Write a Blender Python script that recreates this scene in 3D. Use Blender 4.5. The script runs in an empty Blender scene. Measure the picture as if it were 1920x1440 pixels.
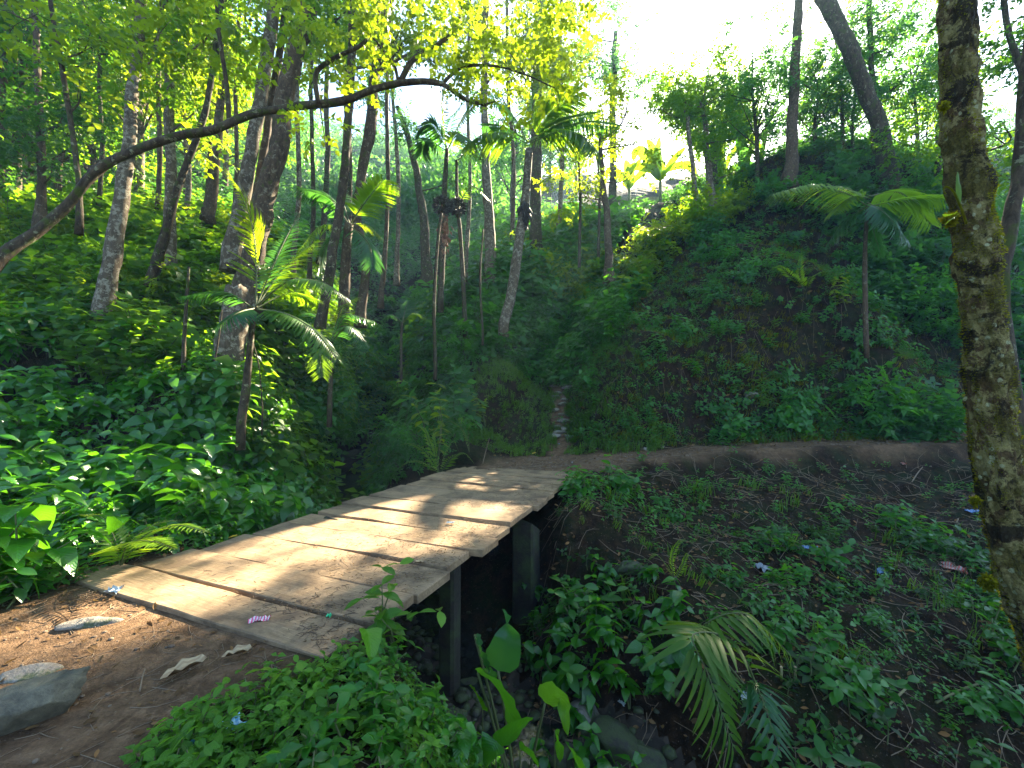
import bpy, math, random
import numpy as np
from mathutils import Vector
random.seed(7); RNG = np.random.default_rng(11)
SC = bpy.context.scene; COL = SC.collection
R = math.radians

# ---------------------------------------------------------------- camera, sky, sun, exposure
FPX, PITCH, EYE = 780.0, R(1.84), 1.6
cam_d = bpy.data.cameras.new('camera'); cam = bpy.data.objects.new('camera', cam_d); COL.objects.link(cam)
cam.location = (0, 0, EYE); cam.rotation_euler = (R(90) + PITCH, 0, 0)
cam_d.sensor_width = 36; cam_d.lens = 36 * FPX / 1920; cam_d.clip_start = 0.05; cam_d.clip_end = 1500
SC.camera = cam
SUN_EL, SUN_AZ = R(34.8), R(28.3)            # azimuth clockwise from +Y
w = bpy.data.worlds.new('World'); SC.world = w; w.use_nodes = True
nt = w.node_tree; sky = nt.nodes.new('ShaderNodeTexSky'); sky.sky_type = 'NISHITA'; sky.sun_disc = False
sky.sun_elevation = SUN_EL; sky.sun_rotation = SUN_AZ; sky.dust_density = 1.0; sky.air_density = 1.0; sky.ozone_density = 2.5
nt.links.new(sky.outputs[0], nt.nodes['Background'].inputs[0]); nt.nodes['Background'].inputs[1].default_value = 0.056
sd = bpy.data.lights.new('sun', 'SUN'); sd.energy = 4.6; sd.angle = R(0.5); sd.color = (1.0, 0.86, 0.62)
so = bpy.data.objects.new('sun', sd); COL.objects.link(so)
SUNV = Vector((math.sin(SUN_AZ) * math.cos(SUN_EL), math.cos(SUN_AZ) * math.cos(SUN_EL), math.sin(SUN_EL)))
so.rotation_euler = SUNV.to_track_quat('Z', 'Y').to_euler(); so.location = SUNV * 60
SC.view_settings.view_transform = 'Standard'; SC.view_settings.look = 'None'
SC.view_settings.exposure = 3.6; SC.view_settings.gamma = 1
SC.render.engine = 'CYCLES'
cy = SC.cycles
cy.max_bounces = 6; cy.diffuse_bounces = 3; cy.glossy_bounces = 2; cy.transmission_bounces = 4; cy.volume_bounces = 0
cy.transparent_max_bounces = 6; cy.caustics_reflective = False; cy.caustics_refractive = False
cy.sample_clamp_indirect = 6; cy.use_denoising = True; cy.use_adaptive_sampling = False
try: cy.denoising_prefilter = 'NONE'; cy.denoising_input_passes = 'RGB_ALBEDO_NORMAL'
except Exception: pass

# ---------------------------------------------------------------- helpers
def P(px, py, Y):
    """world point on the view ray of photo pixel (px,py) at forward distance Y"""
    dx = (px - 960) / FPX; dz = -(py - 720) / FPX
    y = math.cos(PITCH) - dz * math.sin(PITCH); z = math.sin(PITCH) + dz * math.cos(PITCH)
    s = Y / y
    return np.array((dx * s, Y, EYE + z * s))

def hash2(ix, iy, seed):
    h = (ix.astype(np.int64) * 374761393 + iy.astype(np.int64) * 668265263 + seed * 982451653) & 0x7fffffff
    h = ((h ^ (h >> 13)) * 1274126177) & 0x7fffffff
    return ((h ^ (h >> 16)) & 0xffff) / 65535.0
def vnoise(x, y, seed=0):
    x = np.asarray(x, float); y = np.asarray(y, float)
    ix = np.floor(x); iy = np.floor(y); fx = x - ix; fy = y - iy
    fx = fx * fx * (3 - 2 * fx); fy = fy * fy * (3 - 2 * fy)
    a = hash2(ix, iy, seed); b = hash2(ix + 1, iy, seed); c = hash2(ix, iy + 1, seed); d = hash2(ix + 1, iy + 1, seed)
    return (a * (1 - fx) + b * fx) * (1 - fy) + (c * (1 - fx) + d * fx) * fy
def fbm(x, y, seed=0, o=4):
    s = 0; a = .5
    for k in range(o):
        s = s + a * (vnoise(x * 2 ** k, y * 2 ** k, seed + k * 17) - .5); a *= .5
    return s * 2

def tag(o, label=None, cat=None, group=None, kind=None):
    if label: o['label'] = label
    if cat: o['category'] = cat
    if group: o['group'] = group
    if kind: o['kind'] = kind
    return o
def thing(name, label, cat, loc=(0, 0, 0), group=None):
    o = bpy.data.objects.new(name, None); o.empty_display_size = .2; COL.objects.link(o)
    o.location = tuple(float(v) for v in loc)
    return tag(o, label, cat, group)
def base_of(parent):
    while parent.parent: parent = parent.parent
    return np.array(parent.location)
def mesh_data(name, g, mat, smooth=True):
    V, T, UV, RN = g
    me = bpy.data.meshes.new(name); n = len(V); m = len(T)
    me.vertices.add(n); me.vertices.foreach_set('co', np.ascontiguousarray(V, np.float32).ravel())
    me.loops.add(m * 3); me.loops.foreach_set('vertex_index', np.ascontiguousarray(T, np.int32).ravel())
    me.polygons.add(m); me.polygons.foreach_set('loop_start', np.arange(0, m * 3, 3, dtype=np.int32))
    me.polygons.foreach_set('use_smooth', np.full(m, smooth))
    if UV is not None:
        l = me.uv_layers.new(name='UVMap'); l.data.foreach_set('uv', np.ascontiguousarray(UV[T.ravel()], np.float32).ravel())
    if RN is not None:
        a = me.attributes.new('rnd', 'FLOAT', 'POINT'); a.data.foreach_set('value', np.ascontiguousarray(RN, np.float32))
    me.update(calc_edges=True); me.materials.append(mat)
    return me
def part(name, g, mat, parent=None, smooth=True, loc=None):
    """g in world coordinates; made local to the thing's base"""
    if parent is not None: b = base_of(parent)
    elif loc is not None: b = np.array(loc, float)
    else: b = np.zeros(3)
    g = (g[0] - b,) + tuple(g[1:])
    o = bpy.data.objects.new(name, mesh_data(name, g, mat, smooth)); COL.objects.link(o)
    if parent is not None: o.parent = parent
    else: o.location = tuple(b)
    return o
def single(name, label, cat, g, mat, loc=None, group=None, smooth=True):
    if loc is None:
        V = g[0]; loc = (V[:, 0].mean(), V[:, 1].mean(), V[:, 2].min())
    return tag(part(name, g, mat, None, smooth, loc), label, cat, group)
def structure(name, g, mat, smooth=True):
    return tag(part(name, g, mat, None, smooth), kind='structure')
def stuff(name, label, cat, g, mat, smooth=True):
    return tag(part(name, g, mat, None, smooth), label, cat, kind='stuff')

def merge(gs):
    gs = [g for g in gs if g is not None and len(g[0])]
    off = 0; V = []; T = []; U = []; Q = []
    for g in gs:
        V.append(g[0]); T.append(g[1] + off); n = len(g[0]); off += n
        U.append(g[2] if g[2] is not None else np.zeros((n, 2))); Q.append(g[3] if g[3] is not None else np.zeros(n))
    return np.concatenate(V), np.concatenate(T), np.concatenate(U), np.concatenate(Q)

def norm(v): return v / np.maximum(np.linalg.norm(v, axis=-1, keepdims=True), 1e-9)
def frames(d, n):
    """matrices whose columns are side, direction, normal"""
    d = norm(d); s = norm(np.cross(d, n)); n = np.cross(s, d)
    return np.stack([s, d, n], axis=-1)
def place(tpl, pos, M, size, rnd=None):
    V, T, U, Q = tpl
    N = len(pos); n = len(V)
    if N == 0: return None
    size = np.broadcast_to(size, (N,))
    VV = np.einsum('nij,vj->nvi', M, V) * size[:, None, None] + pos[:, None, :]
    TT = T[None] + (np.arange(N) * n)[:, None, None]
    if rnd is None: rnd = RNG.random(N)
    RR = np.clip(rnd[:, None] * .7 + (Q[None, :] if Q is not None else .5) * .3, 0, 1)
    return VV.reshape(-1, 3), TT.reshape(-1, 3), np.tile(U, (N, 1)), RR.reshape(-1)
def rotz(a, tilt=None, taz=None):
    N = len(a); c, s = np.cos(a), np.sin(a); Z = np.zeros(N); O = np.ones(N)
    M = np.stack([np.stack([c, -s, Z], -1), np.stack([s, c, Z], -1), np.stack([Z, Z, O], -1)], 1)
    if tilt is not None:
        ax = np.stack([np.cos(taz), np.sin(taz), Z], -1); ct, st = np.cos(tilt), np.sin(tilt)
        K = np.zeros((N, 3, 3)); K[:, 0, 1] = -ax[:, 2]; K[:, 0, 2] = ax[:, 1]; K[:, 1, 0] = ax[:, 2]; K[:, 1, 2] = -ax[:, 0]; K[:, 2, 0] = -ax[:, 1]; K[:, 2, 1] = ax[:, 0]
        Rm = np.eye(3)[None] * ct[:, None, None] + st[:, None, None] * K + (1 - ct)[:, None, None] * ax[:, :, None] * ax[:, None, :]
        M = Rm @ M
    return M

def leaf_tpl(segs=3, width=.5, shape='oval', fold=.25, droop=.25, wave=0.):
    """unit leaf along +Y, normal +Z"""
    V = []; U = []
    for i in range(segs + 1):
        t = i / segs
        if shape == 'oval': wd = math.sin(math.pi * min(1, t * .96 + .02)) ** .8
        elif shape == 'heart': wd = (min(1, t / .22) ** .5) * (1 - max(0, (t - .22) / .78) ** 1.6) if t > 0 else .25
        else: wd = (min(1, t / .15)) * (1 - t) ** .55
        wd *= width * .5
        if i == segs: wd = .005
        z = -droop * t * t
        wv = wave * math.sin(t * 17)
        V += [(-wd, t, z + fold * wd + wv), (0, t, z), (wd, t, z + fold * wd - wv)]
        U += [(0, t), (.5, t), (1, t)]
    T = []
    for i in range(segs):
        a = i * 3
        for k in (0, 1):
            p, q, r, s = a + k, a + k + 1, a + k + 4, a + k + 3
            T += [(p, q, r), (p, r, s)]
    return np.array(V, float), np.array(T), np.array(U, float), np.full(len(V), .5)
def diamond(width=.55, fold=.2):
    V = np.array([(0, 0, 0), (width / 2, .42, fold * width), (0, 1, -.12), (-width / 2, .42, fold * width), (0, .45, 0)])
    T = np.array([(0, 1, 4), (1, 2, 4), (2, 3, 4), (3, 0, 4)])
    U = np.array([(.5, 0), (1, .4), (.5, 1), (0, .4), (.5, .45)])
    return V, T, U, np.full(5, .5)
def tri2(width=.6):
    V = np.array([(0, 0, 0), (width / 2, .45, .08), (0, 1, -.1), (-width / 2, .45, .08)])
    return V, np.array([(0, 1, 2), (0, 2, 3)]), np.array([(.5, 0), (1, .4), (.5, 1), (0, .4)]), np.full(4, .5)

def catmull(pts, n):
    pts = np.array(pts, float)
    if len(pts) == 2: return pts[0] + (pts[1] - pts[0]) * np.linspace(0, 1, n)[:, None]
    q = np.vstack([2 * pts[0] - pts[1], pts, 2 * pts[-1] - pts[-2]])
    out = []; m = len(pts) - 1
    for u in np.linspace(0, m - 1e-6, n):
        i = int(u); t = u - i; a, b, c, d = q[i], q[i + 1], q[i + 2], q[i + 3]
        out.append(.5 * ((2 * b) + (-a + c) * t + (2 * a - 5 * b + 4 * c - d) * t * t + (-a + 3 * b - 3 * c + d) * t ** 3))
    return np.array(out)
def tube(path, rad, ns=8, lump=0., seed=0, cap=True, lf=3.):
    """tapered tube, radius wobbles by lump"""
    path = np.array(path, float); n = len(path); rad = np.broadcast_to(np.array(rad, float), (n,)) if np.ndim(rad) == 0 or len(rad) == n else np.interp(np.linspace(0, 1, n), np.linspace(0, 1, len(rad)), rad)
    t = norm(np.gradient(path, axis=0))
    ref = np.array((0, 1, 0.)) if abs(t[0][1]) < .8 else np.array((1., 0, 0))
    s = norm(np.cross(t, ref)); u = np.cross(s, t)
    a = np.linspace(0, 2 * np.pi, ns, endpoint=False)
    L = np.concatenate([[0], np.cumsum(np.linalg.norm(np.diff(path, axis=0), axis=1))])
    rr = np.repeat(rad[:, None], ns, 1)
    if lump:
        A = np.cos(a)[None] * 1.3 + 5; B = np.sin(a)[None] * 1.3
        rr = rr * (1 + lump * (fbm(A + L[:, None] * lf * .35 + seed, B * 1. + L[:, None] * lf, seed, 4)))
    V = path[:, None] + rr[..., None] * (np.cos(a)[None, :, None] * s[:, None] + np.sin(a)[None, :, None] * u[:, None])
    V = V.reshape(-1, 3); T = []
    i, j = np.meshgrid(np.arange(n - 1), np.arange(ns), indexing='ij'); j2 = (j + 1) % ns
    p = i * ns + j; q = i * ns + j2; r = p + ns; z = q + ns
    T = np.concatenate([np.stack([p, r, q], -1).reshape(-1, 3), np.stack([q, r, z], -1).reshape(-1, 3)])
    U = np.stack([np.tile(a / 6.283, n), np.repeat(L, ns)], -1)
    if cap:
        V = np.vstack([V, path[-1], path[0]]); k = n * ns
        e = (n - 1) * ns
        T = np.vstack([T, [(e + x, k, e + (x + 1) % ns) for x in range(ns)], [(x, (x + 1) % ns, k + 1) for x in range(ns)]])
        U = np.vstack([U, [.5, L[-1]], [.5, 0]])
    return V, T, U, np.full(len(V), .5)
def box(c, sx, sy, sz, M=None, bev=.006, seed=None, sub=0):
    """slightly irregular bevelled box centred at c (sizes sx, sy, sz), M 3x3 orientation"""
    bm = __import__('bmesh').new(); import bmesh
    bmesh.ops.create_cube(bm, size=1)
    for v in bm.verts: v.co = (v.co.x * sx, v.co.y * sy, v.co.z * sz)
    if sub: bmesh.ops.subdivide_edges(bm, edges=[e for e in bm.edges if abs((e.verts[0].co - e.verts[1].co).x) > .5 * sx], cuts=sub, use_grid_fill=True)
    bmesh.ops.bevel(bm, geom=[e for e in bm.edges if len(e.link_faces) == 2 and e.calc_face_angle(0) > .5], offset=bev, segments=1, affect='EDGES')
    bmesh.ops.triangulate(bm, faces=bm.faces[:])
    bm.verts.ensure_lookup_table(); bm.verts.index_update()
    V = np.array([v.co for v in bm.verts]); T = np.array([[v.index for v in f.verts] for f in bm.faces]); bm.free()
    if seed is not None:
        V[:, 2] += fbm(V[:, 0] * 1.1 + seed * 7, V[:, 1] * 3, seed, 3) * sz * .35
        V[:, 1] += fbm(V[:, 0] * 2.3 + seed * 3, V[:, 2] * 0, seed + 5, 3) * .014
    if M is not None: V = V @ np.array(M).T
    return V + np.array(c), T, V[:, :2] * 1., np.full(len(V), .5)

# ---------------------------------------------------------------- materials
def newmat(name):
    m = bpy.data.materials.new(name); m.use_nodes = True; nt = m.node_tree; nt.nodes.clear()
    out = nt.nodes.new('ShaderNodeOutputMaterial')
    return m, nt, out
class N:
    """small node-graph builder"""
    def __init__(s, name): s.m, s.nt, s.out = newmat(name)
    def n(s, t, ins=None, **kw):
        x = s.nt.nodes.new(t)
        for k, v in kw.items(): setattr(x, k, v)
        for k, v in (ins or {}).items():
            i = x.inputs[k]
            if isinstance(v, bpy.types.NodeSocket): s.nt.links.new(v, i)
            else: i.default_value = v
        return x
    def attr(s, a): return s.n('ShaderNodeAttribute', attribute_name=a).outputs['Fac']
    def obj(s): return s.n('ShaderNodeTexCoord').outputs['Object']
    def noise(s, vec, scale, detail=5, rough=.6, dist=0): return s.n('ShaderNodeTexNoise', {'Vector': vec, 'Scale': scale, 'Detail': detail, 'Roughness': rough, 'Distortion': dist}).outputs['Fac']
    def vor(s, vec, scale, feat='F1', out='Distance'): return s.n('ShaderNodeTexVoronoi', {'Vector': vec, 'Scale': scale}, feature=feat).outputs[out]
    def scl(s, vec, sc): return s.n('ShaderNodeMapping', {'Vector': vec, 'Scale': sc}).outputs[0]
    def ramp(s, f, stops):
        r = s.n('ShaderNodeValToRGB', {'Fac': f}); e = r.color_ramp.elements
        while len(e) < len(stops): e.new(.5)
        for x, (p, c) in zip(e, stops):
            x.position = p; x.color = tuple(c) + (1,) if hasattr(c, '__len__') else (c, c, c, 1)
        return r.outputs[0]
    def mix(s, f, a, b, mode='MIX'):
        x = s.nt.nodes.new('ShaderNodeMix'); x.data_type = 'RGBA'; x.blend_type = mode
        for i, v in ((0, f), (6, a), (7, b)):
            if isinstance(v, bpy.types.NodeSocket): s.nt.links.new(v, x.inputs[i])
            else: x.inputs[i].default_value = v if i == 0 else tuple(v) + (1,)
        return x.outputs[2]
    def math(s, op, a, b=0):
        x = s.nt.nodes.new('ShaderNodeMath'); x.operation = op
        for i, v in ((0, a), (1, b)):
            if isinstance(v, bpy.types.NodeSocket): s.nt.links.new(v, x.inputs[i])
            else: x.inputs[i].default_value = v
        return x.outputs[0]
    def bump(s, h, st=.5, d=.02, nrm=None):
        i = {'Height': h, 'Strength': st, 'Distance': d}
        if nrm is not None: i['Normal'] = nrm
        return s.n('ShaderNodeBump', i).outputs[0]
    def bsdf(s, col, rough=.7, nrm=None, **kw):
        i = {'Base Color': col if isinstance(col, bpy.types.NodeSocket) else tuple(col) + (1,), 'Roughness': rough}
        if nrm is not None: i['Normal'] = nrm
        i.update(kw)
        return s.n('ShaderNodeBsdfPrincipled', i).outputs[0]
    def done(s, sh): s.nt.links.new(sh, s.out.inputs[0]); return s.m

def leaf_mat(name, dark, light, trans, tf=.42, rough=.42, veins=False, spec=.5):
    b = N(name); r = b.attr('rnd')
    col = b.ramp(r, [(0.05, dark), (.72, light), (.9, tuple(np.array(light) * (1.5, 1.2, .9))), (.98, tuple(np.array(light) * (3.2, 1.25, .8)))])
    nrm = None
    if veins:
        uv = b.n('ShaderNodeTexCoord').outputs['UV']; sp = b.n('ShaderNodeSeparateXYZ', {'Vector': uv})
        ax = b.math('ABSOLUTE', b.math('SUBTRACT', sp.outputs[0], .5))
        v = b.math('SUBTRACT', b.math('MULTIPLY', sp.outputs[1], 9.), b.math('MULTIPLY', ax, 5.))
        fr = b.math('ABSOLUTE', b.math('SUBTRACT', b.math('FRACT', v), .5))
        vein = b.math('LESS_THAN', fr, .05); mid = b.math('LESS_THAN', ax, .025)
        vm = b.math('MAXIMUM', vein, mid)
        col = b.mix(b.math('MULTIPLY', vm, .45), col, tuple(np.array(light) * 1.6))
        nrm = b.bump(fr, .5, .004)
    o = b.noise(b.obj(), 1.7, 2)
    col = b.mix(b.math('MULTIPLY', o, .5), col, tuple(np.array(dark) * .8))
    p = b.bsdf(col, rough, nrm, **{'Specular IOR Level': spec * .6})
    tc = b.mix(r, tuple(np.array(trans) * .75), trans)
    t = b.n('ShaderNodeBsdfTranslucent', {'Color': tc})
    if nrm is not None: b.nt.links.new(nrm, t.inputs['Normal'])
    return b.done(b.n('ShaderNodeMixShader', {0: tf, 1: p, 2: t.outputs[0]}).outputs[0])

def bark_mat(name, base, dark, lichen, lich_amt=.5, moss=None, moss_amt=.5, scale=1., bump=.6):
    b = N(name); o = b.obj()
    st = b.scl(o, (1, 1, .35)); n1 = b.noise(st, 14 * scale, 8, .7, .6); n2 = b.noise(o, 5 * scale, 6, .65, .4)
    col = b.mix(b.ramp(n1, [(.35, 0.), (.62, 1.)]), dark, base)
    lm = b.ramp(b.noise(o, 9 * scale, 9, .72, .3), [(.62 - .17 * lich_amt, 0.), (.66 - .17 * lich_amt, 1.)])
    col = b.mix(lm, col, lichen)
    if moss:
        mm = b.ramp(b.math('ADD', n2, b.math('MULTIPLY', n1, .25)), [(.78 - .25 * moss_amt, 0.), (.86 - .25 * moss_amt, 1.)])
        col = b.mix(mm, col, moss)
    fine = b.noise(o, 60 * scale, 3, .6)
    col = b.mix(.35, col, b.ramp(fine, [(.3, .25), (.7, .9)]), 'MULTIPLY')
    h = b.math('ADD', n1, b.math('MULTIPLY', fine, .4))
    return b.done(b.bsdf(col, .85, b.bump(h, bump, .03), **{'Specular IOR Level': .2}))
# ---------------------------------------------------------------- terrain: one height field through surveyed points
STREAM = np.array([(-6.5, 26, 5), (-6, 22, 2.3), (-5.6, 18, .1), (-5.5, 15.5, -.55), (-5.4, 13, -.95), (-4, 10.5, -1.35), (-2.6, 8, -1.6), (-1.2, 5.9, -1.8), (-.3, 4.7, -1.9),
                   (.9, 3.9, -2.0), (2.0, 2.9, -2.15), (3.0, 1.5, -2.25), (4, -1, -2.4), (5, -8, -3)])
PATH = np.array([(-.2, 9.6, 0), (1.5, 10.3, .02), (3.3, 10.9, .08), (5.5, 11.4, .2), (8, 11.6, .3), (11, 11.7, .36), (16, 12, .45), (26, 13, .6), (60, 16, 1)])
NEARP = np.array([(-2.5, 3.5, 0), (-2.75, 2.4, 0), (-3.2, 1.2, 0), (-4.2, -1, 0), (-8, -7, 0), (-20, -20, 0)])
STEPS = np.array([(1.25, 11.2, .05), (1.5, 12.6, .22), (1.6, 13.6, .75), (1.75, 14.8, 1.55), (1.95, 16, 2.3), (2.6, 17.4, 3.3), (4.6, 19.2, 6.2)])
C = []
def W(*p): C.append(p)
def X(px, py, Y, dz=0):
    p = P(px, py, Y); C.append((p[0], p[1], p[2] + dz))
for p in STREAM: W(*p)
for (x, y, z) in STREAM[4:]: pass
for p in PATH: W(*p)
for (x, y, z) in PATH[2:7]: W(x, y + .8, z + .06)
for p in STEPS: W(*p)
for x, y, z in [(-3.7, 3.2, 0), (-3.3, 4.2, -.02), (-1.3, 2.4, 0), (-2, 1.5, 0), (-1, 1.2, 0), (0, 0, 0), (-6, 2, .05), (-4, .5, 0), (-2.2, 3.2, -.02), (-1.9, 4.3, -.9), (-.85, 3.0, -.25), (-.45, 1.8, -.12), (.3, 1.0, -.3),
                (.1, 2.6, -1.3), (-.7, 3.7, -1.5), (1.1, 1.0, -1.2), (2.3, -1, -1.5), (0, -3, .1), (-6, -6, .3), (-14, -8, 2), (-20, 0, 3), (3, -8, -1.6), (12, -6, -1.2), (22, -10, 0), (-3.1, 5.1, -.3), (-3.5, 6.4, -.6), (-4.1, 7.9, -.75), (-5, 9.7, -.7), (-5.9, 11.4, -.3),
                (-6.2, 5, .3), (-5.3, 5.6, -.05), (-5.2, 6.8, 0), (-7.3, 3.4, .35), (-9, 4.5, 1.3), (-13, 4, 2.6), (-1.1, 9.3, -.04), (.1, 8.8, -.05), (1.3, 8.6, -.05), (-2.3, 9.5, -.35), (-3.2, 10.4, -.65), (1.0, 7.9, -.25)]: W(x, y, z)
# left slope
for a in [(0, 700, 7.2, -.4), (250, 700, 8.2, -.4), (0, 580, 9.5, -.3), (190, 620, 9, 0), (440, 705, 8.8, 0), (520, 840, 9, -.1), (600, 640, 15, -.2), (620, 760, 13.2, -.2), (0, 480, 12, 0), (300, 520, 12, 0), (300, 420, 15.5, 0),
          (0, 400, 17, 0), (450, 480, 16.5, 0), (600, 540, 20, 0), (0, 260, 30, 0), (300, 300, 30, 0), (550, 400, 32, 0), (650, 430, 44, 0), (760, 400, 60, 0), (700, 330, 70, 0), (500, 290, 70, 0), (250, 200, 70, 0), (-200, 200, 50, 0)]: X(*a)
# centre
for a in [(950, 690, 13.8, 0), (900, 720, 13.2, 0), (960, 830, 11.9, 0), (1015, 790, 13.1, 0), (800, 820, 11.2, 0), (865, 765, 12.8, 0), (780, 700, 17, 0), (800, 600, 22, 0), (900, 620, 17, 0), (900, 500, 26, 0), (900, 420, 38, 0), (1000, 590, 18.5, 0),
          (1080, 640, 17, 0), (1100, 560, 18.6, 0), (1150, 490, 20.5, 0), (1190, 430, 24, 0), (1000, 400, 40, 0), (1130, 395, 34, 0), (900, 340, 75, 0), (1100, 330, 70, 0)]: X(*a)
# right bank and hill
for a in [(1130, 690, 13.6, 0), (1120, 765, 12.9, 0), (1110, 820, 12.35, 0), (1250, 790, 12.6, 0), (1250, 700, 13.2, 0), (1250, 600, 15.2, 0), (1300, 520, 17, 0), (1250, 455, 19.5, 0), (1350, 400, 21, 0), (1400, 560, 14.9, 0), (1520, 498, 15.6, 0), (1400, 530, 15.4, 0), (1500, 460, 18, 0),
          (1600, 622, 13.7, 0), (1600, 700, 13.5, 0), (1600, 780, 13.1, 0), (1400, 780, 12.9, 0), (1400, 690, 13.3, 0), (1600, 560, 14.9, 0), (1760, 570, 15, 0), (1665, 352, 17.6, 0), (1480, 340, 18.8, 0), (1850, 410, 18, 0), (1850, 650, 13.8, 0),
          (1850, 780, 13.2, 0), (1400, 350, 24, 0), (1700, 330, 26, 0), (1300, 385, 24, 0), (1230, 385, 27, 0), (1210, 372, 36, 0), (1350, 330, 45, 0), (1600, 290, 50, 0), (1900, 290, 40, 0)]: X(*a)
# lower right slope down to the stream
for a in [(1180, 905, 9.0, 0), (1200, 960, 7.7, 0), (1100, 960, 6.9, 0), (1060, 1010, 6.3, 0), (1060, 1150, 5.5, 0), (1300, 900, 9.8, 0), (1300, 1000, 7.2, 0), (1300, 1100, 5.8, 0), (1300, 1250, 4.6, 0), (1300, 1400, 3.95, 0), (1600, 895, 10.2, 0), (1600, 1000, 7.6, 0), (1600, 1200, 5.1, 0),
          (1600, 1400, 3.9, 0), (1900, 930, 9.5, 0), (1900, 1000, 8, 0), (1900, 1200, 5.4, 0), (1900, 1430, 4, 0), (2300, 1200, 5.5, 0), (2300, 1000, 8, 0)]: X(*a)
for x, y, z in [(.45, 6.3, -1.7), (.2, 5.5, -1.8), (.95, 6.0, -1.25), (-.3, 6.6, -1.7), (40, 30, 17), (70, 40, 18), (40, 60, 22), (0, 110, 50), (-60, 110, 62), (70, 120, 26), (120, 60, 22), (-90, 50, 50), (-60, 20, 22), (-60, -20, 12), (-30, -40, 5), (40, -40, -1), (100, -30, 6), (110, 10, 12), (0, 150, 58), (60, 25, 15), (30, 5, -1)]: W(x, y, z)
C = np.array(C, float)
def tps_k(d2): return .5 * d2 * np.log(np.maximum(d2, 1e-12))
def tps_fit(xy, z, lam):
    n = len(xy); d2 = ((xy[:, None] - xy[None]) ** 2).sum(-1)
    A = np.zeros((n + 3, n + 3)); A[:n, :n] = tps_k(d2) + lam * np.eye(n); A[:n, n] = 1; A[:n, n + 1:] = xy; A[n, :n] = 1; A[n + 1:, :n] = xy.T
    return np.linalg.solve(A, np.concatenate([z, [0, 0, 0]]))
_w = tps_fit(C[:, :2], C[:, 2], .03)
def tps(x, y):
    x = np.asarray(x, float).ravel(); y = np.asarray(y, float).ravel(); out = np.zeros(len(x))
    for k in range(0, len(x), 20000):
        a, b = x[k:k + 20000], y[k:k + 20000]
        d2 = (a[:, None] - C[None, :, 0]) ** 2 + (b[:, None] - C[None, :, 1]) ** 2
        out[k:k + 20000] = tps_k(d2) @ _w[:-3] + _w[-3] + _w[-2] * a + _w[-1] * b
    return out
def pdist(x, y, line):
    """distance to a polyline and its interpolated height"""
    best = np.full(np.shape(x), 1e9); hz = np.zeros(np.shape(x))
    for a, b in zip(line[:-1], line[1:]):
        ab = b[:2] - a[:2]; L = (ab ** 2).sum(); t = np.clip(((x - a[0]) * ab[0] + (y - a[1]) * ab[1]) / L, 0, 1)
        d = np.hypot(x - a[0] - t * ab[0], y - a[1] - t * ab[1]); m = d < best
        best = np.where(m, d, best); hz = np.where(m, a[2] + t * (b[2] - a[2]), hz)
    return best, hz
def sstep(a, b, x): t = np.clip((x - a) / (b - a), 0, 1); return t * t * (3 - 2 * t)
def grow(a, b, st, lo, hi, f=1.12):
    xs = list(np.arange(a, b, st)); s = st
    while xs[-1] < hi: s *= f; xs.append(xs[-1] + s)
    s = st
    while xs[0] > lo: s *= f; xs.insert(0, xs[0] - s)
    return np.array(xs)
GX = grow(-9, 13.5, .09, -85, 85); GY = grow(.5, 17.5, .09, -30, 105)
gx, gy = np.meshgrid(GX, GY, indexing='ij')
H = tps(gx, gy).reshape(gx.shape)
dS, hS = pdist(gx, gy, STREAM); dP, hP = pdist(gx, gy, PATH); dN, hN = pdist(gx, gy, NEARP); dT, hT = pdist(gx, gy, STEPS)
# flat stream bed with steeper banks
k = 1 - sstep(.35, 1.0, dS); H = H * (1 - k) + np.minimum(H, hS + .03) * k
k = 1 - sstep(.45, 1.0, dP); H = H * (1 - k) + hP * k
k = (1 - sstep(.25, .55, dT)) * (gy > 11); H = H * (1 - k) + hT * k
k = (1 - sstep(1.1, 1.9, dN)) * (gy < 4.4) * sstep(-.9, -1.5, gx); H = H * (1 - k) + hN * k
rough = np.clip(np.minimum(sstep(.5, 1.5, dP), sstep(1.1, 2.0, dN) * 1.0 + .0), .07, 1) * np.clip(sstep(.2, .8, dT), .2, 1)
H += rough * (.30 * fbm(gx * .9, gy * .9, 3, 4) + .10 * fbm(gx * 4, gy * 4, 9, 3)) + .035 * fbm(gx * 2.5, gy * 2.5, 31, 4) + np.where(np.hypot(gx, gy) > 25, 1.5 * fbm(gx * .12, gy * .12, 5, 4), 0)
# ridged earth ledges on the right bank
led = sstep(2.5, 5, gx) * sstep(12.6, 13.4, gy) * (1 - sstep(19, 23, gy))
H += led * .5 * fbm(gx * .55, gy * 1.0, 77, 4)
for per, st, sd_ in ((1.5, .85, 83), (.55, .5, 87)):
    tq = H / per + 1.1 * fbm(gx * .35, gy * .35, sd_, 3); fr = tq - np.floor(tq)
    H += led * per * st * (sstep(.25, .8, fr) - fr) * np.clip(.4 + 1.4 * fbm(gx * .6, gy * .6, sd_ + 2, 2), 0, 1)
H += ((dS < .9) * .1 * fbm(gx * 5, gy * 5, 51, 3))
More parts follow.
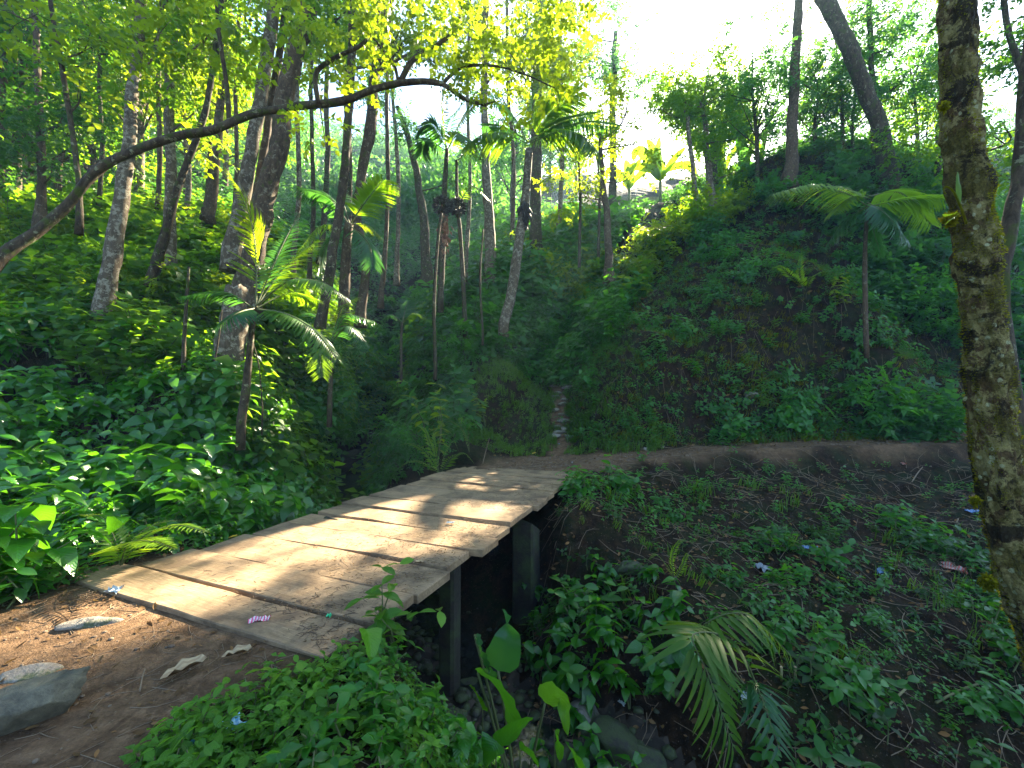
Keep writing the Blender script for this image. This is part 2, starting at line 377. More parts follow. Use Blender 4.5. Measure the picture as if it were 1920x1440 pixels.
# worn wheel-less footpath: shallow dip and crumbs
H -= .03 * (1 - sstep(.1, .6, dP))
def inside_bridge(x, y, pad=0):
    a = np.array((-1.15, 2.56)); d = np.array((.378, .926)); n = np.array((-.926, .378))
    u = (x - a[0]) * d[0] + (y - a[1]) * d[1]; v = (x - a[0]) * n[0] + (y - a[1]) * n[1]
    return (u > .15 - pad) & (u < 6.6 + pad) & (v > -pad) & (v < 2.7 + pad)
H = np.minimum(H, 46 + .05 * (H - 46))
H = np.where(inside_bridge(gx, gy, .35), np.minimum(H, -.012), H)
H = np.where(inside_bridge(gx, gy, -.14), np.minimum(H, -.16), H)
def hgt(x, y):
    x = np.asarray(x, float); y = np.asarray(y, float)
    i = np.clip(np.searchsorted(GX, x) - 1, 0, len(GX) - 2); j = np.clip(np.searchsorted(GY, y) - 1, 0, len(GY) - 2)
    u = (x - GX[i]) / (GX[i + 1] - GX[i]); v = (y - GY[j]) / (GY[j + 1] - GY[j])
    return (H[i, j] * (1 - u) + H[i + 1, j] * u) * (1 - v) + (H[i, j + 1] * (1 - u) + H[i + 1, j + 1] * u) * v
def nrm_at(x, y, e=.15):
    return norm(np.stack([hgt(x - e, y) - hgt(x + e, y), hgt(x, y - e) - hgt(x, y + e), np.full(np.shape(x), 2 * e)], -1))
def G(px, py, y0=1.2, y1=90):
    """where the view ray of a photo pixel meets the ground"""
    Ys = np.exp(np.linspace(math.log(y0), math.log(y1), 1500)); p0 = P(px, py, 1.0); d = p0 - np.array((0, 0, EYE))
    x = d[0] * Ys; z = EYE + d[2] * Ys; h = hgt(x, Ys); m = np.nonzero(z < h)[0]
    k = m[0] if len(m) else -1
    return np.array((x[k], Ys[k], h[k]))
nx, ny = gx.shape
idx = np.arange(nx * ny).reshape(nx, ny)
a, b, c, d = idx[:-1, :-1], idx[1:, :-1], idx[1:, 1:], idx[:-1, 1:]
TT = np.stack([a, b, c, a, c, d], -1).reshape(-1, 2, 3)
cx = (gx[:-1, :-1] + gx[1:, 1:]).ravel() / 2; cyy = (gy[:-1, :-1] + gy[1:, 1:]).ravel() / 2
land = lambda x, y: .75 * np.exp(-((x - 1.0) ** 2 + (y - 10.3) ** 2) / 1.3)
cdP = pdist(cx, cyy, PATH)[0] - land(cx, cyy); cdN = pdist(cx, cyy, NEARP)[0]; cdS = pdist(cx, cyy, STREAM)[0]; cdT = pdist(cx, cyy, STEPS)[0]
cnz = fbm(cx * 1.7, cyy * 1.7, 71, 3)
isP = (cdP + .35 * cnz < .55) | ((cdN + .4 * cnz < 1.2) & (cyy < 4.1) & (cx < -1.0))
isS = (cdS < .6) & ~isP
VV = np.stack([gx.ravel(), gy.ravel(), H.ravel()], -1); UU = np.stack([gx.ravel(), gy.ravel()], -1)
# per-vertex bareness: 1 on trodden earth
near_bare = np.maximum.reduce([1 - sstep(.35, .95, dP - land(gx, gy) + .4 * fbm(gx * 1.7, gy * 1.7, 71, 3)), (1 - sstep(.95, 1.6, dN)) * (gy < 4.8), (1 - sstep(.1, .4, dT + .3 * fbm(gx * 3, gy * 3, 73, 3))) * (gy > 11) * (1 - sstep(14.5, 16.5, gy))]).ravel()
bare = np.clip(near_bare + .0, 0, 1)
def sub(mask):
    T = TT[mask].reshape(-1, 3); u, inv = np.unique(T, return_inverse=True)
    return VV[u], inv.reshape(-1, 3), UU[u], bare[u]
def soil_mat():
    b = N('forest_soil'); o = b.obj(); br = b.attr('rnd')
    n1 = b.noise(o, 1.3, 8, .65, .5); n2 = b.noise(o, 9, 8, .7, .3); n3 = b.noise(o, 70, 3, .6)
    humus = b.ramp(n2, [(.3, (.005, .003, .0015)), (.55, (.019, .0105, .005)), (.75, (.055, .030, .012))])
    green = b.ramp(n2, [(.3, (.006, .012, .003)), (.7, (.022, .036, .008))])
    humus = b.mix(b.ramp(n1, [(.45, 0.), (.6, .8)]), humus, green)
    trod = b.ramp(n2, [(.28, (.085, .050, .027)), (.5, (.18, .108, .058)), (.72, (.28, .18, .105))])
    trod = b.mix(b.ramp(n1, [(.4, 0.), (.7, .7)]), trod, (.12, .075, .045))
    col = b.mix(br, humus, trod)
    col = b.mix(.45, col, b.ramp(n3, [(.3, .3), (.7, 1.)]), 'MULTIPLY')
    peb = b.vor(o, 24); col = b.mix(b.ramp(b.noise(b.scl(o, (1, 1, 1)), 3.3, 9, .75, 1.5), [(.5, 0.), (.56, .5)]), col, (.045, .026, .014)); col = b.mix(b.ramp(peb, [(.10, .55), (.16, 0.)]), col, (.22, .165, .11))
    h = b.math('ADD', b.math('ADD', n2, b.math('MULTIPLY', n3, .3)), b.math('MULTIPLY', b.ramp(peb, [(0., 1.), (.2, 0.)]), .25))
    return b.done(b.bsdf(col, .9, b.bump(h, .9, .05), **{'Specular IOR Level': .1}))
def bed_mat():
    b = N('stream_gravel'); o = b.obj(); v = b.vor(o, 12); c = b.n('ShaderNodeTexVoronoi', {'Vector': o, 'Scale': 12.}).outputs['Color']
    g = b.n('ShaderNodeSeparateColor', {0: c}).outputs[0]
    col = b.ramp(g, [(0, (.010, .007, .004)), (.6, (.022, .015, .009)), (1, (.045, .033, .022))])
    h = b.math('SUBTRACT', 1., v)
    return b.done(b.bsdf(col, .8, b.bump(h, .25, .02), **{'Specular IOR Level': .3}))
def water_mat():
    b = N('stream_water'); o = b.obj(); n = b.noise(b.scl(o, (1, 1, 1)), 9, 4, .6, 1.2)
    return b.done(b.bsdf((.012, .014, .013), .06, b.bump(n, .35, .02), **{'Specular IOR Level': .8, 'Alpha': .72}))
M_SOIL = soil_mat(); M_BED = bed_mat(); M_WATER = water_mat()
structure('ground', sub(~isP & ~isS), M_SOIL)
structure('dirt_path', sub(isP), M_SOIL)
structure('stream_bed', sub(isS), M_BED)
# water surface: a ribbon just above the bed, stepping down with it
cl = catmull(STREAM[2:], 160); tn = norm(np.gradient(cl[:, :2], axis=0)); sd2 = np.stack([-tn[:, 1], tn[:, 0]], -1)
Wv = []
for i in range(len(cl)):
    for s in np.linspace(-1, 1, 9): Wv.append((cl[i, 0] + sd2[i, 0] * s * .62, cl[i, 1] + sd2[i, 1] * s * .62, cl[i, 2] + .055 + .012 * math.sin(i * .7)))
Wv = np.array(Wv); ii, jj = np.meshgrid(np.arange(len(cl) - 1), np.arange(8), indexing='ij'); q = ii * 9 + jj
structure('stream_water', (Wv, np.concatenate([np.stack([q, q + 1, q + 10], -1).reshape(-1, 3), np.stack([q, q + 10, q + 9], -1).reshape(-1, 3)]), Wv[:, :2], None), M_WATER)

# light reaches the deck and the dirt in these patches: the canopy has gaps there
LIT = []       # (x, y, rx, ry, angle) patches of ground that the canopy leaves in the sun
def shades_patch(p):
    t = p[:, 2] / SUNV.z; sx = p[:, 0] - SUNV.x * t; sy = p[:, 1] - SUNV.y * t; m = np.zeros(len(p), bool)
    for (x, y, rx, ry, a) in LIT:
        c, s = math.cos(a), math.sin(a); u = (sx - x) * c + (sy - y) * s; v = -(sx - x) * s + (sy - y) * c
        m |= (u / rx) ** 2 + (v / ry) ** 2 < 1 + .5 * fbm(sx * 1.3, sy * 1.3, 61, 3)
    return m
def gp(px, py): p = P(px, py, 1.0); d = p - (0, 0, EYE); s = -EYE / d[2]; return d[0] * s, d[1] * s
x, y = gp(800, 930); LIT.append((x, y, 2.9, 1.15, math.atan2(.926, .378) + .02))
x, y = gp(470, 1020); LIT.append((x, y, 1.1, .55, math.atan2(.926, .378)))
x, y = gp(230, 1165); LIT.append((x, y, 1.2, .36, math.atan2(.5, .85)))
x, y = gp(80, 1190); LIT.append((x, y, .7, .2, math.atan2(.5, .85)))


# ---------------------------------------------------------------- footbridge
def plank_mat():
    b = N('weathered_plank'); o = b.n('ShaderNodeTexCoord').outputs['Object']; uvn = b.attr('rnd')
    ob = b.n('ShaderNodeObjectInfo').outputs['Random']
    rot = b.n('ShaderNodeMapping', {'Vector': o, 'Rotation': (0, 0, -BA), 'Scale': (1, 1, 1)}).outputs[0]
    rot = b.n('ShaderNodeVectorMath', {0: rot, 1: b.n('ShaderNodeCombineXYZ', {'Z': b.math('MULTIPLY', ob, 40.)}).outputs[0]}, operation='ADD').outputs[0]
    gr = b.noise(b.scl(rot, (.9, 14, 6)), 5, 7, .65, .8); n2 = b.noise(o, 2.2, 6, .65, .4); n3 = b.noise(o, 45, 4, .7)
    col = b.ramp(gr, [(.3, (.14, .085, .04)), (.5, (.26, .17, .09)), (.7, (.36, .25, .14))])
    col = b.mix(b.math('MULTIPLY', ob, .35), col, (.20, .15, .10))
    dirt = b.ramp(b.math('ADD', n2, b.math('MULTIPLY', n3, .22)), [(.56, 0.), (.74, .8)])
    col = b.mix(dirt, col, (.085, .056, .034))
    # thick trodden mud over the camera-side end of the deck
    pos = b.n('ShaderNodeNewGeometry').outputs['Position']; sp = b.n('ShaderNodeSeparateXYZ', {'Vector': pos})
    d = b.math('ADD', b.math('MULTIPLY', sp.outputs[0], -.75), b.math('MULTIPLY', sp.outputs[1], 1.0))
    mud = b.math('SUBTRACT', 1.35, b.math('MULTIPLY', b.math('SUBTRACT', d, 3.3), .75))
    mm = b.ramp(b.math('ADD', b.math('MULTIPLY', mud, .5), b.math('MULTIPLY', b.math('SUBTRACT', b.noise(o, 3.1, 7, .7), .5), 1.3)), [(.42, 0.), (.62, .85)])
    col = b.mix(mm, col, b.ramp(n3, [(.35, (.05, .035, .022)), (.65, (.16, .115, .075))]))
    h = b.math('ADD', b.math('MULTIPLY', gr, .6), b.math('MULTIPLY', n3, .35))
    return b.done(b.bsdf(col, .8, b.bump(h, .45, .012), **{'Specular IOR Level': .25}))
def concrete_mat():
    b = N('mossy_concrete'); o = b.obj(); n1 = b.noise(o, 3, 8, .7); n2 = b.noise(o, 25, 5, .6)
    col = b.ramp(n2, [(.3, (.008, .006, .004)), (.7, (.028, .022, .013))]); col = b.mix(b.ramp(n1, [(.45, 0.), (.6, .9)]), col, (.035, .05, .012))
    return b.done(b.bsdf(col, .9, b.bump(n2, .6, .02)))
BA = math.atan2(-.378, .926) + math.pi     # plank long axis direction angle (0 = along +X)
bd = np.array((.378, .926)); bn = np.array((-.926, .378)); b0 = np.array((-1.15, 2.56))
BA = math.atan2(bn[1], bn[0])
Mb = np.array([[bn[0], bd[0], 0], [bn[1], bd[1], 0], [0, 0, 1]])
Mb[:, 1] = np.array((bd[0], bd[1], 0)); 
if np.linalg.det(Mb) < 0: Mb[:, 1] *= -1
M_PLANK = plank_mat(); M_CONC = concrete_mat()
br = thing('wooden_footbridge', 'low footbridge of wide weathered planks crossing the stream gully', 'footbridge', (b0[0] + bd[0] * 3.2 + bn[0] * 1.35, b0[1] + bd[1] * 3.2 + bn[1] * 1.35, -1.7))
u = 0; rr_ = random.Random(5)
PW = [.42, .50, .56, .50, .46, .50, .52, .46, .52, .54, .50, .42, .50, .42]
EXT = [(-.02, .36), (.02, .02), (.03, .0), (-.04, -.02), (.09, .03), (.02, -.03), (.0, .02), (-.02, -.03), (.04, .04), (.0, -.02), (-.03, .03), (.02, .06), (.02, .0), (.0, -.05)]
for i, wv in enumerate(PW):
    r0, l0 = EXT[i]; L = 2.72 + r0 + l0; cv = (2.72 + l0 - r0) / 2
    ang = rr_.uniform(-.008, .008); ca, sa = math.cos(ang), math.sin(ang)
    M = Mb @ np.array([[ca, -sa, 0], [sa, ca, 0], [0, 0, 1]])
    roll = rr_.uniform(-.012, .012); tip = rr_.uniform(-.008, .008)
    if i == 4: tip = -.012
    M = M @ np.array([[1, 0, -tip], [0, 1, -roll], [tip, roll, 1]])
    c = b0 + bd * (u + wv / 2) + bn * cv
    g = box((c[0], c[1], -.036 + rr_.uniform(-.012, .014)), L, wv - rr_.uniform(.032, .055), .078, M, .007, seed=i + 1, sub=14)
    part('plank', g, M_PLANK, br, smooth=False); u += wv
for v in (.35, 1.35, 2.35):
    c = b0 + bd * 3.35 + bn * v
    part('beam', box((c[0], c[1], -.175), .16, 6.5, .18, Mb, .01), M_PLANK, br, smooth=False)
for (px, uu, v, wd, hh) in [(0, 4.15, .22, .34, 1.95), (0, 2.35, .5, .2, 2.0), (0, 4.2, 2.3, .34, 2.0), (0, 2.2, 2.3, .3, 1.9)]:
    c = b0 + bd * uu + bn * v
    part('post', box((c[0], c[1], -.26 - hh / 2), wd, wd * 1.05, hh, Mb, .03, seed=int(uu * 10)), M_CONC, br, smooth=False)
# ---------------------------------------------------------------- leaf materials
M_LF = {
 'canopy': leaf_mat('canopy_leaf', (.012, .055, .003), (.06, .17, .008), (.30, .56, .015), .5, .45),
 'yellow': leaf_mat('sunlit_tint_leaf', (.025, .07, .004), (.085, .16, .008), (.44, .60, .015), .5, .45),  # yellow-green of backlit foliage put into the leaf colour
 'dark': leaf_mat('dark_canopy_leaf', (.005, .030, .005), (.02, .08, .010), (.14, .38, .02), .4, .4),  # dark green of shaded foliage put into the leaf colour
 'bluish': leaf_mat('haze_tint_leaf', (.006, .04, .014), (.03, .12, .03), (.18, .50, .05), .4, .42),  # teal of distant hazy foliage put into the leaf colour
 'heart': leaf_mat('broad_leaf', (.006, .05, .004), (.035, .18, .010), (.18, .55, .015), .36, .26, veins=True, spec=1.1),
 'oval': leaf_mat('small_oval_leaf', (.022, .085, .006), (.085, .23, .014), (.22, .50, .02), .4, .38, veins=True),
 'sprig': leaf_mat('sprig_leaf', (.006, .045, .007), (.042, .18, .016), (.18, .54, .02), .38, .34, spec=.6),
 'grass': leaf_mat('grass_blade', (.014, .055, .005), (.06, .15, .012), (.24, .42, .02), .4, .5),
 'moss': leaf_mat('moss', (.020, .030, .002), (.08, .095, .006), (.5, .48, .02), .45, .8, spec=.1),
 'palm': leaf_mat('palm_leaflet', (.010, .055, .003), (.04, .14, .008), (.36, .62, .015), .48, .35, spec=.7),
 'palmdark': leaf_mat('shaded_or_dark_leaflet', (.006, .045, .012), (.02, .10, .022), (.12, .38, .04), .36, .35, spec=.7),  # shade put into the colour of unlit fronds; plain dark leaf elsewhere
 'fern': leaf_mat('fern_leaflet', (.03, .10, .004), (.09, .22, .010), (.45, .68, .02), .48, .45),
 'dead': leaf_mat('dead_leaf', (.04, .022, .010), (.22, .13, .055), (.30, .18, .06), .2, .7, spec=.2),
 'banana': leaf_mat('banana_leaf', (.025, .09, .006), (.07, .18, .010), (.38, .60, .02), .48, .35),
}
def stem_mat(name, c1, c2):
    b = N(name); n = b.noise(b.obj(), 30, 3); return b.done(b.bsdf(b.mix(n, c1, c2), .7))
M_STEM = stem_mat('green_stem', (.05, .08, .02), (.10, .10, .03))
M_TWIG = stem_mat('dry_twig', (.09, .055, .03), (.24, .17, .10))
M_WOODY = stem_mat('woody_stem', (.03, .022, .014), (.09, .07, .045))

T_D = diamond(.55); T_W = diamond(.78, .12); T_2 = tri2(.6); T_2n = tri2(.34)
T_HEART = leaf_tpl(4, .66, 'heart', .22, .3); T_OVAL = leaf_tpl(4, .52, 'oval', .25, .22); T_LONG = leaf_tpl(4, .24, 'lance', .2, .45)
U3 = lambda n: norm(RNG.normal(size=(n, 3)))
def stems_tpl(h, nodes, lsz, leaf, sway=.12, per=2, tips=True):
    dz = -.95 if leaf is T_HEART else (-.65 if leaf is T_OVAL else -.5)
    """a leafy stem: pairs of leaves up a bent stalk"""
    c = catmull([(0, 0, 0), (RNG.normal() * sway * .4, RNG.normal() * sway * .4, h * .5), (RNG.normal() * sway, RNG.normal() * sway, h)], 12)
    pos = []; d = []; nn = []; sz = []; a0 = RNG.random() * 6.28
    for i in range(nodes):
        t = .25 + .75 * (i + 1) / nodes; p = c[min(11, int(t * 11))]; a = a0 + i * 1.57 + RNG.normal() * .3
        for k in range(per):
            b_ = a + k * 6.283 / per; up = .25 + .5 * t + RNG.normal() * .2
            dd = np.array((math.cos(b_), math.sin(b_), up + dz)); pos.append(p); d.append(dd); nn.append((RNG.normal() * .35 + dd[0] * .25, RNG.normal() * .35 + dd[1] * .25, 1)); sz.append(lsz * (1.1 - .45 * abs(t - .6)) * RNG.uniform(.7, 1.15))
    lf = place(leaf, np.array(pos), frames(np.array(d), np.array(nn)), np.array(sz))
    return lf, tube(c[::3] if len(c) > 6 else c, [h * .014 + .002, .003], 4, cap=False)
def plant_tpl(nst, h, spread, nodes, lsz, leaf, per=2):
    L = []; S = []
    for k in range(nst):
        l, s = stems_tpl(h * RNG.uniform(.6, 1.1), nodes, lsz, leaf, .25 * h, per)
        o = np.array((RNG.normal() * spread, RNG.normal() * spread, 0)); L.append((l[0] + o,) + l[1:]); S.append((s[0] + o,) + s[1:])
    return merge(L), merge(S)
def twig_tpl(n, ln, lsz, leaf):
    t = np.linspace(.12, 1, n); pos = np.stack([RNG.normal(0, .02, n), t * ln, -.12 * ln * t * t], -1)
    s = np.where(np.arange(n) % 2, 1, -1); d = np.stack([s * RNG.uniform(.5, 1, n), RNG.uniform(.3, .9, n), RNG.normal(-.25, .35, n)], -1)
    return place(leaf, pos, frames(d, np.stack([RNG.normal(0, .35, n), RNG.normal(0, .35, n), np.ones(n)], -1)), lsz * RNG.uniform(.65, 1.2, n))
TW = [twig_tpl(9, .55, .17, T_D) for _ in range(6)]
TWs = [twig_tpl(9, .6, .17, T_2) for _ in range(6)]
TWw = [twig_tpl(8, .5, .17, T_W) for _ in range(5)]
def grass_tpl(n, h, w=.008, spread=.05):
    gs = []
    for k in range(n):
        a = RNG.random() * 6.28; hh = h * RNG.uniform(.5, 1.1); dr = RNG.uniform(.2, .8) * hh; o = RNG.normal(size=2) * spread
        p = catmull([(o[0], o[1], 0), (o[0] + math.cos(a) * dr * .3, o[1] + math.sin(a) * dr * .3, hh * .75), (o[0] + math.cos(a) * dr, o[1] + math.sin(a) * dr, hh * RNG.uniform(.6, 1))], 5)
        sx = np.array((-math.sin(a), math.cos(a), 0)) * w * RNG.uniform(.7, 1.4); V = []
        for i in range(5): V += [p[i] - sx * (1 - i / 4.3), p[i] + sx * (1 - i / 4.3)]
        T = []
        for i in range(4): T += [(2 * i, 2 * i + 1, 2 * i + 3), (2 * i, 2 * i + 3, 2 * i + 2)]
        gs.append((np.array(V), np.array(T), np.zeros((10, 2)), np.full(10, RNG.random())))
    return merge(gs)
def curve_frond(pts, n, leaf_len, tpl, prof='palm', droop=.5, w=.05, stemr=.012, up=(0, 0, 1), vee=.35, fwd=.55):
    """feather frond along a curve: returns leaflets, rachis"""
    c = catmull(pts, 40); tg = norm(np.gradient(c, axis=0)); t = np.linspace(.16 if prof == 'palm' else .1, .99, n)
    ii = t * 39; i0 = ii.astype(int).clip(0, 38); f = (ii - i0)[:, None]; p = c[i0] * (1 - f) + c[i0 + 1] * f; g = tg[i0]
    upv = np.broadcast_to(np.array(up, float), g.shape); s = norm(np.cross(g, upv)); u = np.cross(s, g)
    if prof == 'palm': ln = leaf_len * np.clip(np.sin(np.pi * (.18 + .72 * t)) ** .6, .25, 1)
    else: ln = leaf_len * (1 - t) ** .75 * np.clip(t * 6, .5, 1) + .01
    out = []
    for sd in (-1, 1):
        d = s * sd + g * (fwd * (1 + t[:, None] * .9)) + u * vee + RNG.normal(0, .06, g.shape); d[:, 2] -= droop * .5
        nrm = u - s * sd * .25
        out.append(place(tpl, p, frames(d, nrm), ln * RNG.uniform(.88, 1.08, n), RNG.uniform(.2, .8, n)))
    return merge(out), tube(c, [stemr * 1.5, stemr * .25], 5, cap=False)
def leaflet(segs, wr, droop): return leaf_tpl(segs, wr, 'lance', .3, droop)
T_PL = leaflet(5, .085, .42); T_PLw = leaflet(5, .12, .3); T_FERN = leaflet(2, .30, .15)
def fern_tpl(nf, ln, nl=18):
    L = []; S = []
    for k in range(nf):
        a = k * 6.283 / nf + RNG.normal() * .3; l = ln * RNG.uniform(.7, 1.1); e = RNG.uniform(.5, .9)
        q = lambda r, z: (math.cos(a) * r * l, math.sin(a) * r * l, z * l)
        lf, st = curve_frond([q(0, 0), q(.3, e * .5), q(.7, e * .65), q(1, e * .45)], nl, l * .26, T_FERN, 'fern', .1, stemr=.004, vee=.1)
        L.append(lf); S.append(st)
    return merge(L), merge(S)

# ---------------------------------------------------------------- scattering on the ground
def scatter_xy(n, x0, x1, y0, y1, dens=None):
    x = RNG.uniform(x0, x1, n); y = RNG.uniform(y0, y1, n)
    keep = np.ones(n, bool)
    dP = pdist(x, y, PATH)[0]; dN = pdist(x, y, NEARP)[0]; dS = pdist(x, y, STREAM)[0]; dT = pdist(x, y, STEPS)[0]
    keep &= dP - land(x, y) + .35 * fbm(x * 1.7, y * 1.7, 71, 3) > .5 + .3 * RNG.random(n); keep &= ~((dN < 1.1 + .45 * vnoise(x * 2, y * 2, 8)) & (y < 4.6) & (x < -.9)); keep &= dS > .62; keep &= ~((dT + .45 * fbm(x * 3, y * 3, 73, 3) < .2) & (y > 11) & (y < 15.5)); keep &= ~inside_bridge(x, y, .1)
    if dens is not None: keep &= RNG.random(n) < dens(x, y)
    return x[keep], y[keep]
def scat(tpls, x, y, smin, smax, tilt=.25, sink=.02, follow=.5):
    """instances of (leaf, stem) templates merged into two meshes"""
    kp = ~shades_patch(np.stack([x, y, hgt(x, y) + .55 * smax], -1)); x, y = x[kp], y[kp]
    n = len(x); L = []; S = []; which = RNG.integers(0, len(tpls), n); z = hgt(x, y) - sink; nr = nrm_at(x, y)
    for k, tp in enumerate(tpls):
        m = which == k
        if not m.any(): continue
        q = m.sum(); M = rotz(RNG.random(q) * 6.28, np.abs(RNG.normal(0, tilt, q)), RNG.random(q) * 6.28)
        nk = nr[m]; ax = np.stack([-nk[:, 1], nk[:, 0]], -1); sl = np.arccos(np.clip(nk[:, 2], 0, 1)) * follow
        M = rotz(np.zeros(q), sl, np.arctan2(ax[:, 1], ax[:, 0])) @ M
        pos = np.stack([x[m], y[m], z[m]], -1); sc = RNG.uniform(smin, smax, q) * (.55 + .95 * vnoise(x[m] * .9, y[m] * .9, 91) ** 1.3); rn = np.clip(RNG.normal(.5, .22, q) + .5 * fbm(x[m] * .8, y[m] * .8, 12, 2), 0, 1)
        a = tp if isinstance(tp[0], tuple) else (tp, None)
        L.append(place(a[0], pos, M, sc, rn))
        if a[1] is not None: S.append(place(a[1], pos, M, sc, rn))
    return merge(L), (merge(S) if S else None)
def undergrowth(name, label, cat, lm, sm, tpls, x, y, smin, smax, **kw):
    l, s = scat(tpls, x, y, smin, smax, **kw)
    o = stuff(name, label, cat, l, lm)
    if s is not None:
        p = part('stems', s, sm, o); p['kind'] = 'stuff'
    return o
BIG = [plant_tpl(3, .62, .08, 5, .19, T_HEART) for _ in range(6)]
MID = [plant_tpl(2, .55, .10, 5, .17, T_W) for _ in range(7)]
FARB = [plant_tpl(3, .75, .18, 5, .24, T_2) for _ in range(7)]
SPR = [plant_tpl(2, .16, .03, 3, .060, T_D) for _ in range(7)]
SPRF = [plant_tpl(2, .2, .05, 3, .085, T_2) for _ in range(6)]
OVL = [plant_tpl(3, .17, .035, 4, .062, T_OVAL) for _ in range(6)]
GRS = [grass_tpl(16, .22) for _ in range(5)]; GRT = [grass_tpl(12, .14, .006, .05) for _ in range(5)]
FRN = [fern_tpl(6, .5) for _ in range(3)]
# left bank, near: heart-leaved plants, many of them things of their own
def left_near(x, y): return (x < -3.4) * (y > 1.0) * (y < 9.5) * np.clip(.5 + fbm(x * .7, y * .7, 3) * 1.2, .25, 1)
x, y = scatter_xy(2900, -13, -3.2, 1.2, 9.5, left_near)
undergrowth('undergrowth', 'dense mass of broad glossy leaves covering the bank left of the footbridge', 'undergrowth', M_LF['heart'], M_STEM, BIG, x, y, .55, 1.2)
def left_low(x, y): return (x < -2.9) * 1.0
x, y = scatter_xy(3000, -8, -2.9, 1.2, 9.5, left_low)
undergrowth('undergrowth', 'small leafy shoots filling the foot of the left bank beside the path and planks', 'undergrowth', M_LF['sprig'], M_STEM, SPR + OVL, x, y, .8, 1.8)
def left_far(x, y): return (y > 8) * (1 - (y > 16) * .4)
x, y = scatter_xy(7200, -24, -4.2, 8, 22, left_far)
undergrowth('undergrowth', 'sunlit leafy undergrowth rising up the wooded slope behind the left tree trunks', 'undergrowth', M_LF['canopy'], M_STEM, MID, x, y, .8, 1.7)
def back(x, y): return ((y > 17) | (x > -6.5) * (y > 10.5) * (x < -1.2)) * 1.0
x, y = scatter_xy(5200, -30, 6, 10.5, 42, back)
undergrowth('undergrowth', 'dark green thicket climbing the valley behind the stream', 'undergrowth', M_LF['bluish'], M_STEM, FARB + MID, x, y, .8, 1.7)
x, y = scatter_xy(1500, -6.2, -1.2, 9.6, 19, lambda x, y: np.clip(.5 + fbm(x, y, 2), 0, 1))
undergrowth('undergrowth', 'bushy plants crowding both sides of the stream upstream of the bridge', 'undergrowth', M_LF['sprig'], M_STEM, BIG, x, y, .5, 1.1)
# centre-right thicket left of and above the steps
x, y = scatter_xy(2600, -1, 9, 15.5, 27, lambda x, y: (x < 3.2 + (y - 14) * .55) * 1.0)
undergrowth('undergrowth', 'leafy thicket above the stone steps at the centre', 'undergrowth', M_LF['sprig'], M_STEM, BIG + FARB, x, y, .8, 1.7)
# right hill
x, y = scatter_xy(4200, 9.5, 40, 13.6, 34, lambda x, y: ((x > 12.5) | (y > 17)) * (.9 - .4 * (x < 15)))
undergrowth('undergrowth', 'tall leafy weeds covering the upper right hillside', 'undergrowth', M_LF['bluish'], M_STEM, MID + FARB, x, y, .6, 1.3)
x, y = scatter_xy(8000, 1.6, 20, 11.8, 21, lambda x, y: np.clip(.42 + 1.3 * fbm(x * .7, y * .7, 21, 3), .08, .95))
undergrowth('ground_cover', 'patchy small plants and moss on the dark earth bank above the path', 'ground cover', M_LF['sprig'], M_STEM, SPR + SPRF, x, y, .7, 1.7)
x, y = scatter_xy(6000, 3, 16, 12, 20, lambda x, y: np.clip(.4 + fbm(x * .5, y * .5, 29, 3), 0, 1))
undergrowth('grass', 'short mossy grass hanging over the ledges of the right bank', 'grass', M_LF['moss'], M_STEM, GRT, x, y, .7, 1.5)
x, y = scatter_xy(3600, 2.4, 19, 11.8, 20, lambda x, y: np.clip(.15 + 1.5 * fbm(x * .8, y * .8, 33, 3) + .35 * (x > 11) * (y > 13.5), 0, 1))
undergrowth('undergrowth', 'broad-leaved weeds in clumps on the ledges of the right bank', 'undergrowth', M_LF['sprig'], M_STEM, BIG + MID + FARB, x, y, .3, .9, follow=.8)
x, y = scatter_xy(700, 3, 15, 12, 17, lambda x, y: np.clip(.5 + fbm(x, y, 35, 3), 0, 1))
undergrowth('grass', 'longer grass hanging in tufts from the right bank', 'grass', M_LF['grass'], M_STEM, GRS, x, y, .9, 2.0, follow=1.3)
# mound and steps
x, y = scatter_xy(4600, -2.3, 4.2, 10.6, 16, lambda x, y: np.clip(.75 + .6 * fbm(x, y, 5), 0, 1))
undergrowth('grass', 'grassy tufts covering the mound beside the stone steps', 'grass', M_LF['grass'], M_STEM, GRS + SPR, x, y, .6, 1.3)
# lower right slope
def slope(x, y): return np.clip(.45 + 1.6 * fbm(x * .8, y * .8, 41, 3) - .25 * (y > 8), .06, 1) * (x > -.1 + (y < 5) * .4)
x, y = scatter_xy(4300, -.2, 15, 2.0, 10.8, slope)
undergrowth('ground_cover', 'small green weeds scattered down the littered slope below the path', 'ground cover', M_LF['sprig'], M_STEM, SPR, x, y, .6, 1.5)
x, y = scatter_xy(1500, -.1, 11, 2.2, 8, lambda x, y: np.clip(.35 + 1.5 * fbm(x * 1.1, y * 1.1, 45, 3), 0, 1))
undergrowth('undergrowth', 'darker low weeds filling the lower part of the right slope', 'undergrowth', M_LF['dark'], M_STEM, OVL + SPRF, x, y, .7, 1.6)
x, y = scatter_xy(800, .5, 8, 2.4, 8.5, lambda x, y: np.clip(.3 + 1.6 * fbm(x * .9, y * .9, 47, 3), 0, 1))
undergrowth('undergrowth', 'mid-sized leafy weeds on the lower right slope near the stream', 'undergrowth', M_LF['sprig'], M_STEM, OVL, x, y, 1.4, 2.8)
x, y = scatter_xy(300, .8, 10, 3, 9.5, lambda x, y: np.clip(.3 + fbm(x, y, 49, 3), 0, 1))
undergrowth('grass', 'grass blades tufted along the lower edge of the path', 'grass', M_LF['grass'], M_STEM, GRS, x, y, .7, 1.5)
